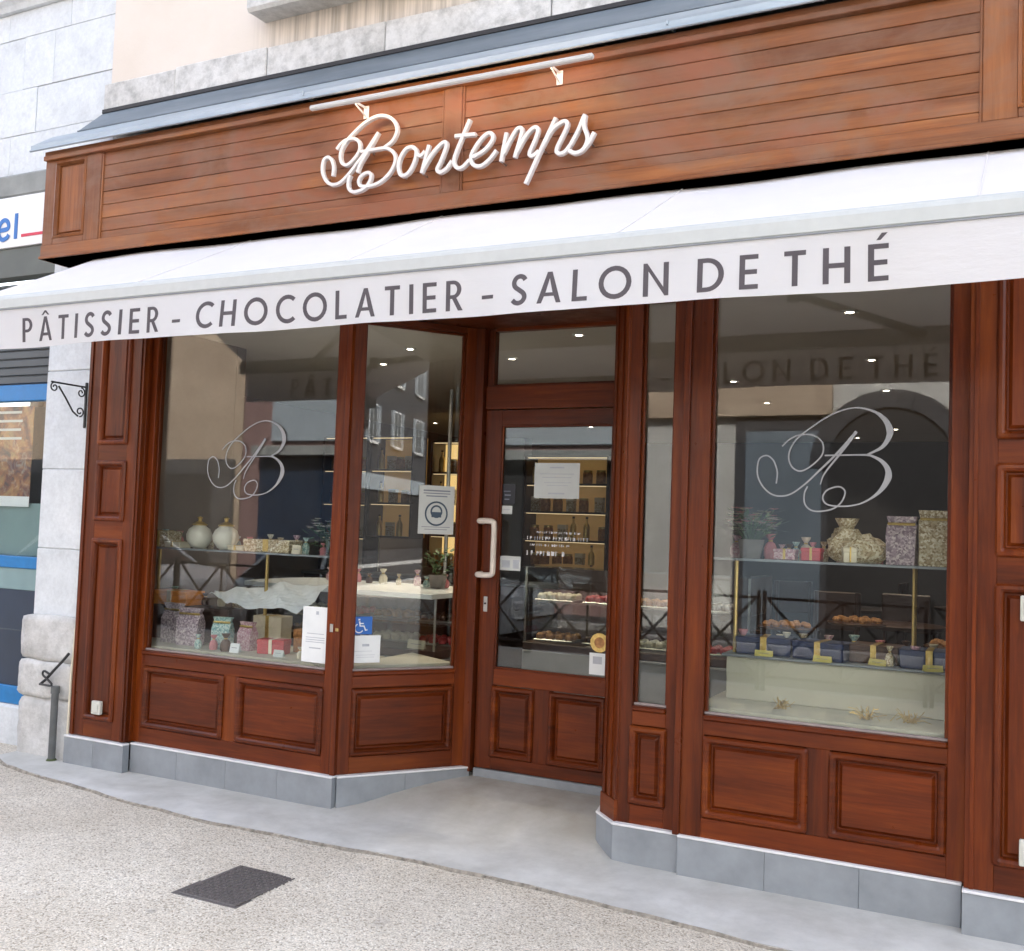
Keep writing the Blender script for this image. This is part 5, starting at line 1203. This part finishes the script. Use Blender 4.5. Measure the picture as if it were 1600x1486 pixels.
# railing along the kerb
rp = thing('street_railing', 'black iron railing panel of crossed bars along the kerb opposite the shop', 'railing', (0, -6.32, -.18), 'crossed railing panels along the kerb', local=True)
for x in (-.80, .80): MB().box(x - .02, x + .02, -.02, .02, 0, 1.06, ch=.004).build('post', 'iron', rp)
for z in (.16, .98): MB().box(-.78, .78, -.013, .013, z - .015, z + .015, ch=.003).build('rail', 'iron', rp)
for c in (-.39, .39):
    for s_ in (-1, 1): MB().tube([(c - .37 * s_, .012 * s_, .18), (c + .37 * s_, .012 * s_, .965)], .017, 6).build('cross_bar', 'iron', rp)
MB().box(-.012, .012, -.012, .012, .17, .97, ch=.003).build('upright', 'iron', rp)
for i in range(-8, 2):
    if i == 0: continue
    copy_tree(rp, (i * 1.66, -6.32, -.18))
# parked cars
def car(label, loc, paint, rz=0):
    o = thing('parked_car', label, 'car', loc, None, local=True, rz=rz)
    ST = [(-2.05, .42, .62, .62), (-1.98, .28, .78, .74), (-1.6, .20, .92, .84), (-.9, .18, .97, .86), (.2, .18, .98, .87), (1.2, .18, .96, .86), (1.75, .22, .93, .82), (1.98, .30, .85, .74), (2.04, .42, .66, .62)]
    rings = []
    for x, z0, zb, hw in ST:
        rings.append([(x, -hw * .92, z0), (x, -hw, (z0 + zb) * .45), (x, -hw * 1.0, zb - .18), (x, -hw * .94, zb - .02), (x, -hw * .8, zb), (x, hw * .8, zb), (x, hw * .94, zb - .02), (x, hw, zb - .18), (x, hw, (z0 + zb) * .45), (x, hw * .92, z0)])
    m = 10; vs = [p for r in rings for p in r]; fs = [[i * m + k, i * m + (k + 1) % m, (i + 1) * m + (k + 1) % m, (i + 1) * m + k] for i in range(len(ST) - 1) for k in range(m)] + [list(range(m)), [(len(ST) - 1) * m + k for k in range(m)]]
    b = MB().add(vs, fs, True).build('body', paint, o, 40)
    CS = [(-1.10, .95, .80), (-.30, 1.42, .64), (.30, 1.47, .62), (1.15, 1.42, .62), (1.72, .94, .76)]
    vs = []
    for x, z, hw in CS: vs += [(x, -hw, z), (x, hw, z)]
    base = [(-1.12, -.82, .93), (-1.12, .82, .93), (1.78, .82, .90), (1.78, -.82, .90)]; nb = len(vs); vs += base
    fs = [[0, 2, 3, 1], [6, 8, 9, 7], [nb, 0, 1, nb + 1], [nb + 3, nb + 2, 9, 8], [nb, nb + 3, 8, 6, 4, 2, 0], [nb + 1, 1, 3, 5, 7, 9, nb + 2]]
    MB().add(vs, fs).build('windows', 'car_glass', o)
    rf = []
    for x, z, hw in CS[1:4]: rf += [(x, -hw - .01, z + .005), (x, hw + .01, z + .005)]
    rf += [(x, y, z + .03) for x, y, z in rf]
    MB().add(rf, [[0, 1, 3, 2], [2, 3, 5, 4], [6, 8, 9, 7], [8, 10, 11, 9], [0, 2, 8, 6], [2, 4, 10, 8], [1, 7, 9, 3], [3, 9, 11, 5], [0, 6, 7, 1], [4, 5, 11, 10]]).build('roof', paint, o)
    for s_ in (-1, 1):
        MB().tube([(-1.10, s_ * .80, .94), (-.32, s_ * .655, 1.435)], .03, 6).build('pillar', paint, o); MB().tube([(.35, s_ * .80, .95), (.35, s_ * .635, 1.46)], .03, 6).build('pillar', paint, o); MB().tube([(1.74, s_ * .76, .92), (1.15, s_ * .635, 1.43)], .04, 6).build('pillar', paint, o)
        MB().box(-2.055, -1.95, s_ * .55 - .14, s_ * .55 + .14, .58, .72, ch=.03).build('headlight', 'lamp_clear', o); MB().box(1.95, 2.05, s_ * .58 - .1, s_ * .58 + .1, .62, .82, ch=.03).build('tail_light', 'lamp_red', o)
        MB().box(-.72, -.58, s_ * .93 - .09, s_ * .93 + .09, .96, 1.07, ch=.03).build('mirror', paint, o)
        for x in (-1.28, 1.25):
            w = MB().tube([(x, s_ * .70, .31), (x, s_ * .885, .31)], .31, 24).build('wheel', 'tyre', o); MB().tube([(x, s_ * .80, .31), (x, s_ * .892, .31)], .20, 16).build('rim', 'steel', w)
    return o
car('silver hatchback parked along the road behind the railing, mirrored in the panes', (-8.4, -7.75, -.30), 'car_silver', math.pi)
car('white hatchback parked along the road beyond the silver one', (-13.6, -7.75, -.30), 'car_white', math.pi)
for o in list(bpy.data.objects):
    for k in ('_loc', '_local'):
        if k in o: del o[k]
